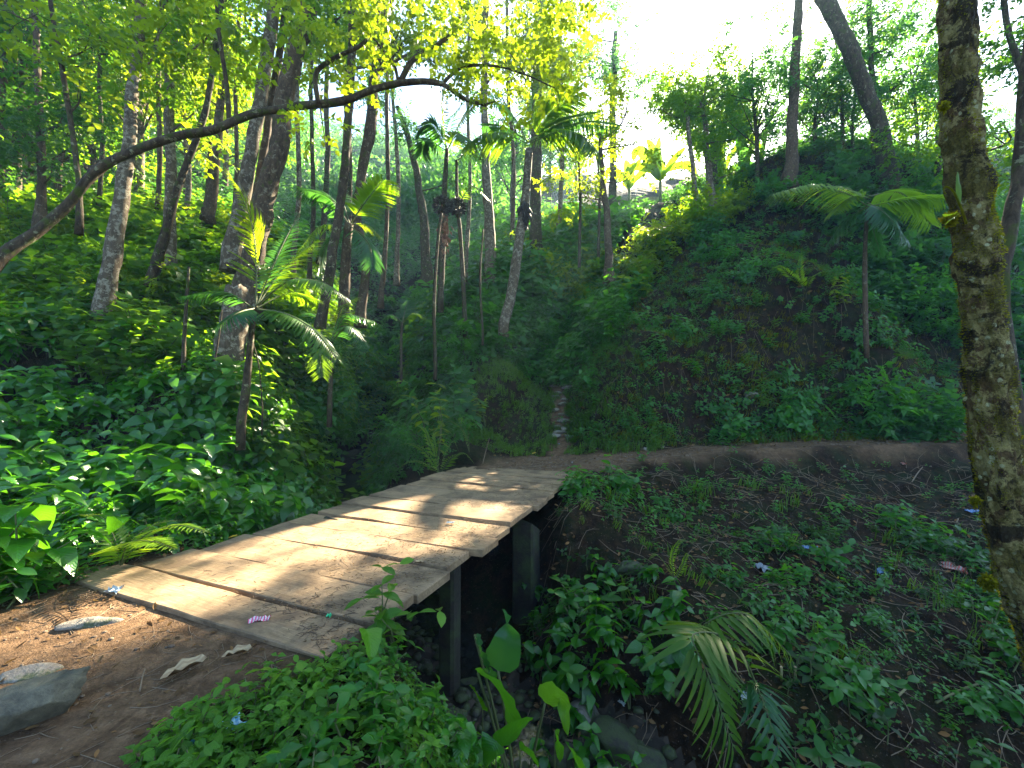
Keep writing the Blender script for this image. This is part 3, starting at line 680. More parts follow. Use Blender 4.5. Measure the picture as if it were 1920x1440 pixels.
# near bank, bottom centre
def nearb(x, y): return ((y < 3.3) & (x > -2.0 + (y - 1.3) * .3)) * np.clip(.45 + 2.2 * fbm(x * 2.2, y * 2.2, 6), .03, 1)
x, y = scatter_xy(1250, -2.1, -.1, .9, 3.6, nearb)
undergrowth('ground_cover', 'bright oval-leaved creeping plants along the near bank right of the dirt path', 'ground cover', M_LF['oval'], M_STEM, OVL + SPR, x, y, .4, 1.1)
x, y = scatter_xy(380, -.9, .6, 1.2, 4.2, lambda x, y: (y < 4.0) * .8)
undergrowth('undergrowth', 'leafy shoots hanging over the edge of the near bank by the stream', 'undergrowth', M_LF['sprig'], M_STEM, OVL + SPR, x, y, .8, 1.5)

# dead leaves, twigs: uncountable litter
def litter(name, label, cat, n, reg, dens, smin, smax, mat, tpl, lift=.012):
    x, y = reg[0] + RNG.random(n) * (reg[1] - reg[0]), reg[2] + RNG.random(n) * (reg[3] - reg[2])
    m = (RNG.random(n) < dens(x, y)); x, y = x[m], y[m]; z = hgt(x, y) + lift; nr = nrm_at(x, y, .08)
    k = inside_bridge(x, y, 0); x, y, z, nr = x[~k], y[~k], z[~k], nr[~k]
    d = U3(len(x)); d[:, 2] *= .25; return stuff(name, label, cat, place(tpl, np.stack([x, y, z], -1), frames(d, nr + RNG.normal(0, .3, nr.shape)), RNG.uniform(smin, smax, len(x))), mat)
T_DEAD = leaf_tpl(3, .5, 'oval', .5, -.25, .03)
litter('leaf_litter', 'brown dead leaves lying over the slope and path', 'leaf litter', 8000, (-.5, 16, 2.5, 13.5), lambda x, y: .35 + .6 * (y < 9.5), .035, .10, M_LF['dead'], T_DEAD)
litter('leaf_litter', 'pale and brown dead leaves caught on the right bank', 'leaf litter', 2600, (2, 17, 11.8, 18.5), lambda x, y: .8, .05, .16, M_LF['dead'], T_DEAD)
litter('leaf_litter', 'dry leaf scraps on the near dirt path', 'leaf litter', 1100, (-5, -.9, .9, 4.5), lambda x, y: .9, .015, .06, M_LF['dead'], T_DEAD, .006)
def twigs(n, reg, lmin, lmax, r, dens):
    gs = []
    for k in range(n):
        x, y = RNG.uniform(reg[0], reg[1]), RNG.uniform(reg[2], reg[3])
        if RNG.random() > dens(x, y) or inside_bridge(np.array([x]), np.array([y]))[0]: continue
        a = RNG.random() * 6.28; l = RNG.uniform(lmin, lmax); b_ = RNG.normal() * .25
        q = [(x, y), (x + math.cos(a) * l * .5, y + math.sin(a) * l * .5), (x + math.cos(a + b_) * l, y + math.sin(a + b_) * l)]
        gs.append(tube(catmull([(u, v, float(hgt(u, v)) + r + RNG.uniform(0, .04) * (l > .3)) for u, v in q], 5), [r, r * .5], 4, cap=False))
    return merge(gs)
stuff('twig_litter', 'dry twigs and rootlets tangled over the slope below the path', 'twig litter', twigs(1900, (0, 14, 2.4, 10.6), .12, .7, .005, lambda x, y: 1), M_TWIG)
stuff('twig_litter', 'dry stalks and roots hanging over the dark bank above the path', 'twig litter', twigs(1300, (2.5, 17, 11.8, 19), .15, .8, .006, lambda x, y: 1), M_TWIG)
stuff('twig_litter', 'thin twigs and straws strewn on the near dirt path', 'twig litter', twigs(520, (-5, -.3, .9, 4.4), .04, .3, .0025, lambda x, y: 1), M_TWIG)
# ---------------------------------------------------------------- trees
B_PALE = bark_mat('pale_lichen_bark', (.15, .115, .075), (.06, .043, .028), (.27, .24, .175), .6, (.07, .08, .015), .15)
B_BROWN = bark_mat('brown_bark', (.12, .08, .048), (.035, .024, .015), (.19, .165, .11), .35, (.06, .07, .012), .3)
B_DARK = bark_mat('dark_mossy_bark', (.09, .065, .04), (.022, .016, .010), (.20, .20, .12), .3, (.05, .065, .010), .5)
B_RED = bark_mat('reddish_bark', (.20, .09, .045), (.06, .03, .018), (.28, .24, .17), .2, (.05, .06, .01), .2)
def foliage(blobs, tw, lsz=1., dens=1.):
    """blobs: (centre, radius, number of twigs); flattened clouds of leafy twigs with gaps between sub-clumps"""
    out = []
    for c, r, n in blobs:
        n = int(n * dens); sub = max(3, n // 14); cc = U3(sub) * (RNG.random((sub, 1)) ** .45) * r * (1, 1, .75)
        k = RNG.integers(0, sub, n); p = c + cc[k] + RNG.normal(0, r * .16 + .08, (n, 3)) * (1, 1, .6)
        p = p[~shades_patch(p)]
        if not len(p): continue
        d = norm((p - c) * (1, 1, .4) + RNG.normal(0, .5 * r, p.shape)); wh = RNG.integers(0, len(tw), len(p))
        rn = np.clip(RNG.normal(.5, .2, len(p)), 0, 1)
        for j in range(len(tw)):
            m = wh == j
            if m.any(): out.append(place(tw[j], p[m], frames(d[m], RNG.normal(0, .3, d[m].shape) + (0, 0, 1)), lsz * RNG.uniform(.8, 1.25, m.sum()), rn[m]))
    return merge(out) if out else None
def trunk_path(pts, n=40):
    w_ = [p if len(p) == 3 and isinstance(p, np.ndarray) else P(*p) for p in pts]
    return catmull(w_, n)
def tree(name, label, pts, wid, bark, blobs=(), lmat='canopy', tw=None, lsz=1., limbs=True, cat='tree', group=None, ns=10, lump=.25, dens=1., below=.4, vines=0):
    """pts: photo pixels and distances up the trunk; wid: diameters in photo pixels at base and top"""
    c = trunk_path(pts, 46); D = pts[0][2]; b = c[0]; rad = np.interp(np.linspace(0, 1, 46), np.linspace(0, 1, len(wid)), wid) / FPX * c[:, 1] / 2 * np.cos(np.arctan2(c[:, 0], c[:, 1]))
    s = int(abs(b[0] * 31 + b[1] * 17)) % 97
    c[:, 0] += .06 * rad * 10 * fbm(np.linspace(0, 7, 46) + s, np.zeros(46), s, 3); rad = rad * (1 + .35 * np.exp(-np.linspace(0, 1, 46) * 16))
    root = thing(name, label, cat, b, group)
    g = tube(np.vstack([b - (c[1] - b) * 0 - (0, 0, below), c]), np.concatenate([[rad[0] * 1.25], rad]), ns, lump, s)
    part('trunk', g, bark, root)
    bl = []
    for q in blobs:
        ctr = P(q[0], q[1], q[2]); bl.append((ctr, q[3], q[4] if len(q) > 4 else int(55 * q[3] ** 2)))
    if bl and limbs:
        for ctr, r, n in bl:
            dd = np.linalg.norm(c - ctr, axis=1) + np.where(c[:, 2] > ctr[2] + .3, 3., 0); i = int(np.argmin(dd)); i = min(max(i - 3, 6), 45)
            a = c[i]; L = np.linalg.norm(ctr - a)
            if L < .25: continue
            mid = a * .5 + ctr * .5 + RNG.normal(0, .1 * L, 3) - (0, 0, .06 * L); r0 = min(rad[i] * .5, .012 + L * .018)
            gs = [tube(catmull([a, mid, ctr], 10), [r0, r0 * .35], 6, .2, 3)]
            for k in range(4):
                e = ctr + U3(1)[0] * r * .85; st = a * .25 + ctr * .75 if k % 2 else mid
                gs.append(tube(catmull([st, st * .5 + e * .5 + RNG.normal(0, .08 * r, 3), e], 6), [r0 * .45, .004], 4, cap=False))
            part('branch', merge(gs), bark, root)
    if bl:
        f = foliage(bl, tw or TW, lsz, dens)
        if f is not None: part('crown', f, M_LF[lmat], root)
    return root

# trees of the left slope, nearest first: each with its own trunk line from the photo
tree('slender_tree', 'pale mottled straight trunk standing on the left bank, thickest of the left trunks', [(190, 625, 9), (210, 480, 9), (228, 350, 9.1), (243, 230, 9.2), (256, 100, 9.3), (264, 0, 9.4), (268, -180, 9.6)], (44, 32, 24, 22), B_PALE,
     [(220, -60, 9.3, 1.3), (330, -30, 9.2, 1.2), (150, 40, 9.0, .8), (300, 60, 9, .7)], 'canopy', lsz=1.)
tree('slender_tree', 'pale lichen-spotted upright trunk right of the thickest left trunk', [(318, 572, 11), (321, 470, 11), (318, 400, 11), (323, 300, 11), (317, 180, 11), (327, 0, 11), (330, -160, 11)], (28, 22, 20), B_PALE,
     [(400, 60, 10.6, 1.3), (300, 100, 11.2, 1.3), (360, -60, 11, 1.5), (390, 190, 10.8, .8)], 'canopy')
tree('slender_tree', 'crooked dark narrow tree leaning right between two pale trunks', [(268, 590, 10.5), (298, 480, 10.4), (320, 400, 10.3), (352, 300, 10.2), (385, 200, 10), (404, 90, 10), (420, -40, 10)], (28, 14, 10), B_DARK,
     [(410, 90, 10, .9), (430, 0, 10, 1.1), (360, 260, 10.2, .5)], 'yellow')
tree('slender_tree', 'thin dark sapling trunk rising from the leaning trunk at upper left', [(148, 400, 7.6), (145, 320, 7.6), (128, 200, 7.6), (112, 100, 7.6), (95, 0, 7.6), (90, -120, 7.6)], (13, 12, 10), B_DARK,
     [(170, 60, 7.6, .8), (60, 20, 7.6, .7), (150, 170, 7.6, .4, 12)], 'yellow')
tree('slender_tree', 'mottled upright trunk near the left edge forking near the top', [(76, 410, 12), (78, 320, 12), (72, 200, 12), (68, 100, 12), (62, -60, 12)], (22, 17, 14), B_BROWN,
     [(40, 250, 11.5, 1.2), (120, 190, 11.5, 1.3), (20, 0, 12, 1.3), (100, 300, 11.6, .9)], 'dark')
tree('slender_tree', 'narrow trunk cut by the left edge of the photo', [(2, 330, 14), (4, 180, 14), (12, 40, 14), (16, -80, 14)], (18, 14), B_BROWN, [(20, 330, 13.5, 1.3), (-40, 100, 14, 1.8)], 'dark')
tree('slender_tree', 'brown trunk leaning right behind the dark crooked tree', [(390, 400, 15), (403, 310, 15), (414, 200, 15), (424, 90, 15), (432, -60, 15)], (22, 17, 15), B_BROWN,
     [(340, 170, 15, 1.8), (450, 120, 15, 1.6), (390, -20, 15, 2)], 'yellow')
tree('tall_tree', 'left of three tall mottled trunks standing together above the upright lit palm frond', [(440, 480, 10.5), (462, 340, 10.5), (480, 240, 10.5), (497, 130, 10.5), (518, 0, 10.5), (535, -160, 10.5)], (32, 26, 24), B_PALE,
     [(560, -70, 10.3, 1.4), (470, -60, 10.6, 1.4), (600, 60, 10.1, .8)], 'canopy')
tree('tall_tree', 'middle slim trunk squeezed between the two thicker tall mottled trunks', [(472, 420, 11.2), (492, 300, 11.2), (508, 190, 11.2), (525, 90, 11.2), (540, -30, 11.2)], (18, 15, 14), B_BROWN,
     [(560, 20, 11, .9)], 'yellow')
tree('tall_tree', 'right and thickest of three tall mottled trunks standing together', [(462, 560, 9.8), (480, 450, 9.8), (497, 380, 9.8), (520, 270, 9.8), (535, 200, 9.8), (558, 110, 9.8), (578, 0, 9.8), (600, -150, 9.8)], (46, 38, 36), B_BROWN,
     [(650, 20, 9.6, .9), (620, -80, 9.6, 1.5)], 'canopy')
tree('slender_tree', 'slim dark trunk crossing in front of the middle palm', [(597, 620, 9.6), (620, 500, 9.6), (636, 400, 9.6), (650, 260, 9.6), (658, 130, 9.6), (660, 0, 9.6), (662, -120, 9.6)], (20, 17, 15), B_DARK,
     [(700, 30, 9.4, 1.0), (620, 110, 9.4, .6), (760, 70, 9.5, .9)], 'yellow')
tree('slender_tree', 'tan peeling trunk right of the slim dark one, bending left low down', [(678, 590, 13), (684, 480, 13), (668, 400, 13), (680, 320, 13), (694, 240, 13), (706, 130, 13), (724, 0, 13)], (16, 18, 22, 14), B_BROWN,
     [(760, 60, 13, 1.3), (690, 60, 13, 1.1), (820, 90, 13, 1.2)], 'yellow')
tree('slender_tree', 'dark bare trunk slanting left with a bend in the hazy centre of the valley', [(800, 520, 20), (798, 420, 20), (786, 350, 20), (768, 270, 20), (745, 200, 20)], (20, 14, 8), B_DARK, [(760, 240, 19.8, 1.3), (850, 330, 20, 1.1), (720, 170, 20, 1.6)], 'bluish')
tree('slender_tree', 'straight pale distant trunk left of the lit palm', [(922, 520, 19), (916, 400, 19), (911, 300, 19), (908, 180, 19), (909, 0, 19), (909, -90, 19)], (20, 15, 12), B_PALE,
     [(930, 60, 18.5, 2.0), (860, 40, 18.6, 1.7), (1000, 90, 18.5, 1.9)], 'yellow')
tree('tall_tree', 'dark upright trunk topped with yellow foliage behind the lit palm', [(1004, 470, 20), (1006, 330, 20), (1006, 200, 20), (1012, 60, 20), (1015, -60, 20)], (20, 20, 16), B_DARK,
     [(1020, 60, 19, 1.7), (1060, 140, 19, 1.5), (1000, 0, 20, 2), (1080, 180, 18.6, 1.2), (960, 110, 19, 1.3)], 'yellow', lsz=1.1, dens=.7)
tree('broad_tree', 'broad bright yellow-green tree left of the sun above the thicket', [(1140, 520, 18), (1138, 420, 18), (1130, 330, 18), (1125, 250, 18)], (16, 12, 8), B_BROWN,
     [(1125, 195, 18.5, 1.1), (1170, 230, 18, 1.1), (1150, 285, 18, 1.2), (1105, 320, 18, 1.1), (1185, 325, 18, 1.0), (1075, 370, 18, 1.0), (1130, 375, 18, 1.1), (1180, 175, 18.5, .8), (1200, 270, 18, .7)], 'yellow', lsz=1.15, dens=.65)
tree('broad_tree', 'dull bluish tree high behind the broad yellow-green one', [(1150, 400, 27), (1150, 280, 27), (1150, 160, 27), (1155, 60, 27)], (16, 12, 8), B_DARK,
     [(1130, 110, 27, 1.9), (1180, 150, 27, 1.5), (1100, 60, 27, 1.6), (1190, 70, 27, 1.2, 30), (1160, 20, 27, 1.4, 40), (1080, 140, 27, 1.6), (1210, 110, 27, 1.0, 24)], 'bluish', lsz=1.2, dens=.8)
for k, (px, py, Y, wb, wt, dx) in enumerate([(26, 430, 15, 14, 10, 10), (50, 380, 18, 12, 9, -14), (182, 420, 14, 11, 8, 12), (288, 470, 15, 12, 9, 20), (350, 460, 16, 13, 9, -12), (377, 470, 17, 10, 7, 30), (430, 500, 15, 10, 8, 25), (548, 520, 15, 11, 8, 20), (577, 560, 14, 10, 7, 15), (715, 560, 17, 9, 7, 22), (744, 520, 20, 9, 6, -10), (600, 480, 20, 12, 9, 26), (232, 420, 18, 12, 8, 6), (872, 520, 19, 8, 6, 12), (648, 520, 16, 14, 10, 4), (960, 470, 22, 9, 6, -8), (1045, 470, 22, 10, 7, 10)]):
    tree('thin_tree', 'one of the thin background trunks between the larger left and centre trees', [(px, py, Y), (px + dx * .3 + 6, py * .66, Y), (px + dx * .6 - 3, py * .3, Y), (px + dx, -60, Y)], (wb, (wb + wt) / 2, wt), (B_BROWN, B_PALE, B_DARK)[k % 3],
         [(px + dx + 20 * (k % 3 - 1), 20 + 22 * (k % 4), Y, 1.1), (px + dx - 40, -60, Y, 1.2)], ('canopy', 'yellow', 'dark')[k % 3], group='thin background trunks', ns=7, dens=.7)
# leaning trunk that arches across the view
LP = [(-60, 560, 5.6), (0, 482, 5.9), (60, 440, 6.1), (125, 385, 6.3), (180, 322, 6.4), (240, 288, 6.5), (320, 258, 6.6), (400, 243, 6.7), (470, 215, 6.8), (560, 200, 6.9), (640, 190, 7), (700, 167, 7), (775, 153, 7), (830, 158, 7), (868, 184, 7), (912, 198, 7)]
lt = tree('leaning_tree', 'long dark mossy trunk leaning right and arching across the upper left of the view', LP, (36, 29, 24, 20, 17, 16, 14, 9, 5), B_DARK, [], ns=14, lump=.35, below=.1)
def branch(root, pts, wid, mat=B_DARK, nm='branch'):
    c = trunk_path(pts, 22); r = np.interp(np.linspace(0, 1, 22), [0, 1], wid) / FPX * pts[0][2] / 2
    return part(nm, tube(c, r, 7, .2, 5), mat, root)
for q, wd in [([(597, 194, 6.9), (592, 140, 6.9), (622, 112, 6.9), (680, 82, 6.9), (706, 40, 6.9), (716, -20, 6.9)], (10, 5)), ([(748, 158, 7), (775, 112, 7), (820, 84, 7), (856, 50, 7), (872, -20, 7)], (12, 5)),
              ([(748, 158, 7), (738, 118, 7), (715, 90, 7), (690, 60, 7)], (7, 3)), ([(828, 158, 7), (868, 126, 7), (930, 124, 7), (985, 140, 7), (1040, 165, 7)], (7, 2)), ([(868, 184, 7), (900, 196, 7), (930, 190, 7)], (5, 2)),
              ([(430, 230, 6.75), (425, 160, 6.7), (410, 60, 6.6), (405, -20, 6.6)], (9, 6)), ([(600, 200, 6.9), (606, 240, 6.9), (612, 290, 6.9)], (3, 1)), ([(985, 140, 7), (960, 105, 7), (940, 85, 7)], (3, 1))]: branch(lt, q, wd)
part('crown', foliage([(P(*q[:3]), q[3], q[4]) for q in [(640, 60, 6.9, .8, 45), (740, 60, 6.9, .8, 50), (850, 60, 7, .7, 45), (930, 110, 7, .6, 40), (1010, 150, 7, .5, 34), (1040, 90, 7.1, .7, 40), (960, 30, 7.1, .8, 50), (620, 250, 6.9, .35, 10), (590, 90, 6.9, .6, 26), (480, 40, 6.7, .8, 40), (400, 60, 6.6, .7, 34), (1060, 30, 7.2, .6, 30), (860, 150, 7, .5, 16), (690, 130, 7, .5, 16), (930, 180, 7, .45, 20)]], TWw, .62), M_LF['yellow'], lt)
# stump
st = thing('tree_stump', 'broken pale stump with jagged top beside the palm left of centre', 'tree stump', P(432, 700, 8.6))
g = tube(trunk_path([(424, 715, 8.6), (428, 690, 8.6), (434, 640, 8.6), (440, 590, 8.6), (444, 545, 8.6)], 24), np.array([64, 52, 46, 42, 38]) / FPX * 8.6 / 2, 20, .3, 4)
V = g[0].copy(); top = V[:, 2] > V[:, 2].max() - .12; V[top, 2] += .22 * vnoise(V[top, 0] * 25, V[top, 1] * 25, 9) - .05
part('trunk', (V, g[1], g[2], g[3]), B_PALE, st)

# right hill trees
tree('tall_tree', 'massive leaning trunk curving up left from the top of the right hillside', [(1668, 372, 17.4), (1655, 280, 17.3), (1640, 210, 17.2), (1605, 120, 17), (1570, 40, 16.9), (1530, -30, 16.8), (1500, -110, 16.7)], (42, 34, 34, 35, 30), B_DARK,
     [(1600, -120, 16.5, 2.2), (1480, -140, 16.5, 2.2)], 'bluish', ns=16)
tree('slender_tree', 'thin straight trunk rising behind the massive leaning trunk', [(1640, 300, 18.5), (1637, 180, 18.5), (1632, 80, 18.5), (1628, -40, 18.5)], (14, 11), B_DARK,
     [(1690, 60, 18, 1.6), (1740, 110, 18, 1.5), (1600, 100, 19, 1.2), (1700, 10, 18, 1.8), (1570, 150, 19, 1.3), (1650, 20, 18.5, 1.4)], 'bluish', dens=.8)
tree('slender_tree', 'straight pole-like trunk against the bright sky on the right hill', [(1482, 345, 18.5), (1486, 240, 18.5), (1491, 120, 18.5), (1497, 0, 18.5), (1500, -130, 18.5)], (26, 20, 16), B_BROWN,
     [(1440, -140, 18, 1.8), (1460, -90, 18, 1.0, 20)], 'bluish')
tree('small_tree', 'many-stemmed small tree with a rounded crown against the sun', [(1338, 388, 21), (1330, 330, 21), (1326, 280, 21), (1322, 230, 21), (1315, 190, 21)], (16, 12, 8), B_PALE,
     [(1310, 150, 21, 1.3), (1260, 170, 21, 1.1), (1365, 180, 21, 1.1), (1300, 200, 21, 1.1), (1240, 205, 21, .8), (1375, 225, 21, .8), (1330, 125, 21, .8), (1380, 140, 21, .7), (1335, 262, 21, .8), (1362, 292, 21, .8), (1310, 305, 21, .7), (1385, 260, 21, .6), (1345, 335, 21, .8), (1395, 320, 21, .7), (1275, 215, 21, .8)], 'canopy', dens=1.35, lsz=1.05)
tree('small_tree', 'dark thick-crowned tree standing just behind the rounded sunlit crown', [(1345, 380, 28), (1340, 310, 28), (1335, 240, 28)], (14, 9), B_DARK,
     [(1298, 195, 28, 1.5), (1335, 225, 28, 1.5), (1318, 250, 28, 1.3), (1368, 205, 28, 1.3), (1275, 180, 28, 1.2), (1350, 165, 28, 1.2), (1385, 240, 28, 1.2), (1300, 225, 28, 1.0), (1360, 250, 28, 1.2)], 'canopy', dens=1.8, lsz=1.3)  # tree added to cast shade on the near dirt and planks
tree('small_tree', 'second bare grey stem leaning left under the rounded sunlit crown', [(1306, 380, 20.6), (1300, 320, 20.6), (1292, 260, 20.6), (1290, 220, 20.6)], (10, 7), B_PALE, [(1280, 185, 20.6, .8, 30)], 'canopy')
tree('small_tree', 'bushy tree between the pole-like trunk and the rounded crown', [(1420, 350, 23), (1430, 280, 23), (1440, 220, 23)], (12, 8), B_BROWN, [(1440, 230, 22, 1.7), (1500, 240, 21, 1.6), (1460, 130, 22, 1.2, 40), (1550, 270, 20, 1.6), (1420, 300, 21, 1.2), (1520, 170, 20.5, 1.3, 50), (1470, 100, 21, 1.2, 40), (1590, 170, 20, 1.4), (1600, 240, 20, 1.4), (1690, 200, 19, 1.4), (1560, 60, 21, 1.3, 40), (1740, 60, 19, 1.4), (1710, 130, 19, 1.4)], 'bluish')
tree('small_tree', 'leafy tree behind the foreground trunk at upper right', [(1760, 330, 17), (1760, 240, 17), (1770, 160, 17)], (14, 8), B_DARK, [(1740, 230, 16.5, 1.5), (1700, 290, 16.5, 1.2), (1880, 230, 13, 1.2), (1800, 120, 17, 1.4), (1890, 330, 12, 1.0)], 'canopy')
tree('slender_tree', 'dark-leaved tree in the upper right corner behind the foreground trunk', [(1950, 420, 11), (1945, 300, 11), (1920, 150, 11), (1890, 60, 11), (1880, -40, 11)], (20, 14), B_DARK, [(1890, 40, 11, .9), (1930, 100, 11, 1.0), (1880, -40, 11, 1.1), (1990, 60, 11, 1.4)], 'dark')

# foreground mossy trunk
FT = [(2090, 1700, 2.62), (2035, 1450, 2.62), (1982, 1260, 2.62), (1930, 1100, 2.6), (1884, 930, 2.6), (1860, 800, 2.6), (1846, 640, 2.6), (1830, 480, 2.6), (1818, 370, 2.6), (1802, 200, 2.6), (1797, 0, 2.6), (1800, -300, 2.6), (1820, -900, 2.6), (1800, -1700, 2.7)]
def front_bark():
    b = N('mossy_lichen_bark'); o = b.obj(); st = b.scl(o, (1, 1, .55))
    n1 = b.noise(o, 10, 9, .75, .3); n2 = b.noise(st, 22, 8, .7, .4); n3 = b.noise(o, 90, 4, .65); n4 = b.noise(b.scl(o, (1, 1, .8)), 4.2, 6, .7, .6)
    col = b.ramp(n2, [(.32, (.030, .020, .010)), (.5, (.10, .062, .024)), (.66, (.19, .13, .055))])
    col = b.mix(b.ramp(n1, [(.47, 0.), (.50, 1.)]), col, b.ramp(n2, [(.3, (.17, .13, .04)), (.7, (.40, .35, .14))]))
    v = b.vor(b.scl(o, (1, 1, 1)), 17); sp = b.ramp(b.math('ADD', v, b.math('MULTIPLY', n2, .5)), [(.46, .95), (.50, 0.)])
    col = b.mix(sp, col, (.42, .43, .24))
    col = b.mix(b.ramp(n4, [(.50, 0.), (.58, .85)]), col, b.ramp(n3, [(.3, (.035, .028, .004)), (.7, (.12, .105, .014))]))
    col = b.mix(b.ramp(b.noise(o, 2.7, 7, .75, .8), [(.535, 0.), (.57, .92)]), col, (.020, .014, .006))
    col = b.mix(.5, col, b.ramp(n3, [(.3, .2), (.65, 1.)]), 'MULTIPLY')
    h = b.math('ADD', b.math('MULTIPLY', n1, .7), b.math('ADD', b.math('MULTIPLY', n2, .6), b.math('MULTIPLY', n3, .35)))
    return b.done(b.bsdf(col, .88, b.bump(h, 1., .05), **{'Specular IOR Level': .2}))
B_FRONT = front_bark()
ft = thing('mossy_tree', 'large mossy lichen-patched trunk in the right foreground', 'tree', P(2090, 1700, 2.62))
c = trunk_path(FT, 420); zz = c[:, 2]
rad = np.interp(zz[::-1][::-1], [P(*q)[2] for q in FT], [.20, .175, .148, .125, .111, .103, .100, .104, .100, .095, .092, .086, .075, .06])
rad = rad * .92
for py, amp, wd in [(190, .10, .05), (352, .20, .06), (480, .12, .07), (505, .1, .04), (700, .10, .05), (860, .05, .08), (60, .05, .05), (1080, .08, .06)]:
    z0 = P(1830, py, 2.6)[2]; rad = rad * (1 + amp * np.exp(-((zz - z0) / wd) ** 2))
g = tube(c, rad, 72, .22, 13, lf=2.2)
V = g[0]; nr = norm(V - np.vstack([np.repeat(c, 72, 0), c[-1:], c[:1]])); an = np.arctan2(nr[:, 1], nr[:, 0])
V = V + nr * (.022 * fbm(an * 6 + 9, V[:, 2] * 12, 4, 4) + .03 * np.maximum(0, fbm(an * 3, V[:, 2] * 7, 14, 3)))[:, None]
part('trunk', (V, g[1], g[2], g[3]), B_FRONT, ft)
# moss fuzz over the trunk
n = 26000; i = RNG.integers(0, 330, n); a = RNG.random(n) * 6.283; k = i * 72 + (a / 6.283 * 72).astype(int).clip(0, 71)
p = V[k]; nn = nr[k]; m = (fbm(an[k] * 1.6 + 3, p[:, 2] * 2.6, 23, 4) > .05) ; p, nn = p[m], nn[m]
M_MOSSF = M_LF['moss']
part('moss', place(T_2n, p - nn * .003, frames(nn + RNG.normal(0, .5, nn.shape) - (0, 0, .2), U3(len(p))), RNG.uniform(.008, .022, len(p))), M_MOSSF, ft)
for (px, py, rr, q) in [(1846, 1092, .035, 420), (1822, 940, .02, 140), (1775, 412, .035, 300), (1765, 200, .02, 120)]:
    cc = P(px + 6, py, 2.56); p = cc + U3(q) * rr * RNG.random((q, 1)) ** .3 * (1, 1, 1.3)
    part('moss_clump', place(T_2, p, frames(U3(q), U3(q)), RNG.uniform(.012, .03, q)), M_MOSSF, ft)
# its boughs and crown, above the picture
for (x, y, z, r) in [(6.5, 4.5, 9, 1.6), (4.6, 5.4, 10.5, 1.5), (3.0, .8, 10, 1.6)]:
    e = np.array((x, y, z)); s0 = c[330]; part('branch', tube(catmull([s0, s0 * .5 + e * .5 + (0, 0, .5), e], 14), [.06, .02], 8, .2, 2), B_DARK, ft)
part('crown', foliage([(np.array(q[:3]), q[3], 70) for q in [(6.5, 4.5, 9, 1.6), (4.6, 5.4, 10.5, 1.5), (3.0, .8, 10, 1.6), (3, 2.6, 11.5, 1.6)]], TWs, 1.1), M_LF['dark'], ft)
# second trunk leaning up right just behind it
tree('mossy_tree', 'slim mossy trunk leaning right from behind the large foreground trunk', [(2040, 1420, 3.5), (1985, 1150, 3.6), (1925, 900, 3.7), (1882, 640, 3.7), (1876, 520, 3.7), (1888, 460, 3.7), (1905, 380, 3.7), (1918, 280, 3.7), (1926, 160, 3.75), (1940, 0, 3.8), (1950, -200, 3.9)], (60, 52, 44, 38, 36, 34, 32), B_DARK, [], ns=16, lump=.3, below=.6)

# ---------------------------------------------------------------- repeated forest trees
def forest_proto(name, h, tr, cr, nblob, lmat, bark, label, loc, lsz=1.2, dens=1.):
    root = thing(name, label, 'tree', loc)
    b = np.array(loc, float); pts = [b + (0, 0, -.5), b + (RNG.normal() * .1, 0, h * .3), b + (RNG.normal() * .3, RNG.normal() * .3, h * .65), b + (RNG.normal() * .5, RNG.normal() * .3, h * .95)]
    c = catmull(pts, 20); part('trunk', tube(c, [tr, tr * .3], 8, .25, 3), bark, root)
    bl = []; gs = []
    for k in range(nblob):
        t = RNG.uniform(.38, 1.02); a = RNG.random() * 6.28; rr = cr * (1.15 - .55 * abs(t - .6)) * RNG.uniform(.3, 1)
        ctr = b + (math.cos(a) * rr, math.sin(a) * rr, h * t); bl.append((ctr, cr * RNG.uniform(.32, .5), int(34 * dens)))
        s = c[int(max(4, (t - .15) * 19))]; gs.append(tube(catmull([s, (s + ctr) / 2 - (0, 0, .1), ctr], 6), [tr * .3, .012], 5, cap=False))
    part('branch', merge(gs), bark, root); part('crown', foliage(bl, TWs, lsz, 1.), M_LF[lmat], root)
    return root
def copy_thing(src, loc, rz, sc, label=None, group=None):
    o = src.copy(); COL.objects.link(o); o.location = loc; o.rotation_euler = (0, 0, rz); o.scale = (sc, sc, sc)
    if label: o['label'] = label
    if group: o['group'] = group
    for ch in list(src.children):
        q = ch.copy(); COL.objects.link(q); q.parent = o
    return o
_sv, LIT = LIT, []
PROT = [forest_proto('forest_tree', 9, .16, 2.6, 17, 'canopy', B_BROWN, 'x', (-60, 60, 40)), forest_proto('forest_tree', 11, .18, 2.4, 18, 'yellow', B_PALE, 'x', (-64, 60, 40)),
        forest_proto('forest_tree', 10, .17, 3.0, 20, 'bluish', B_DARK, 'x', (-68, 60, 40)), forest_proto('forest_tree', 8, .14, 2.2, 15, 'dark', B_BROWN, 'x', (-72, 60, 40))]
LIT = _sv
used = set()
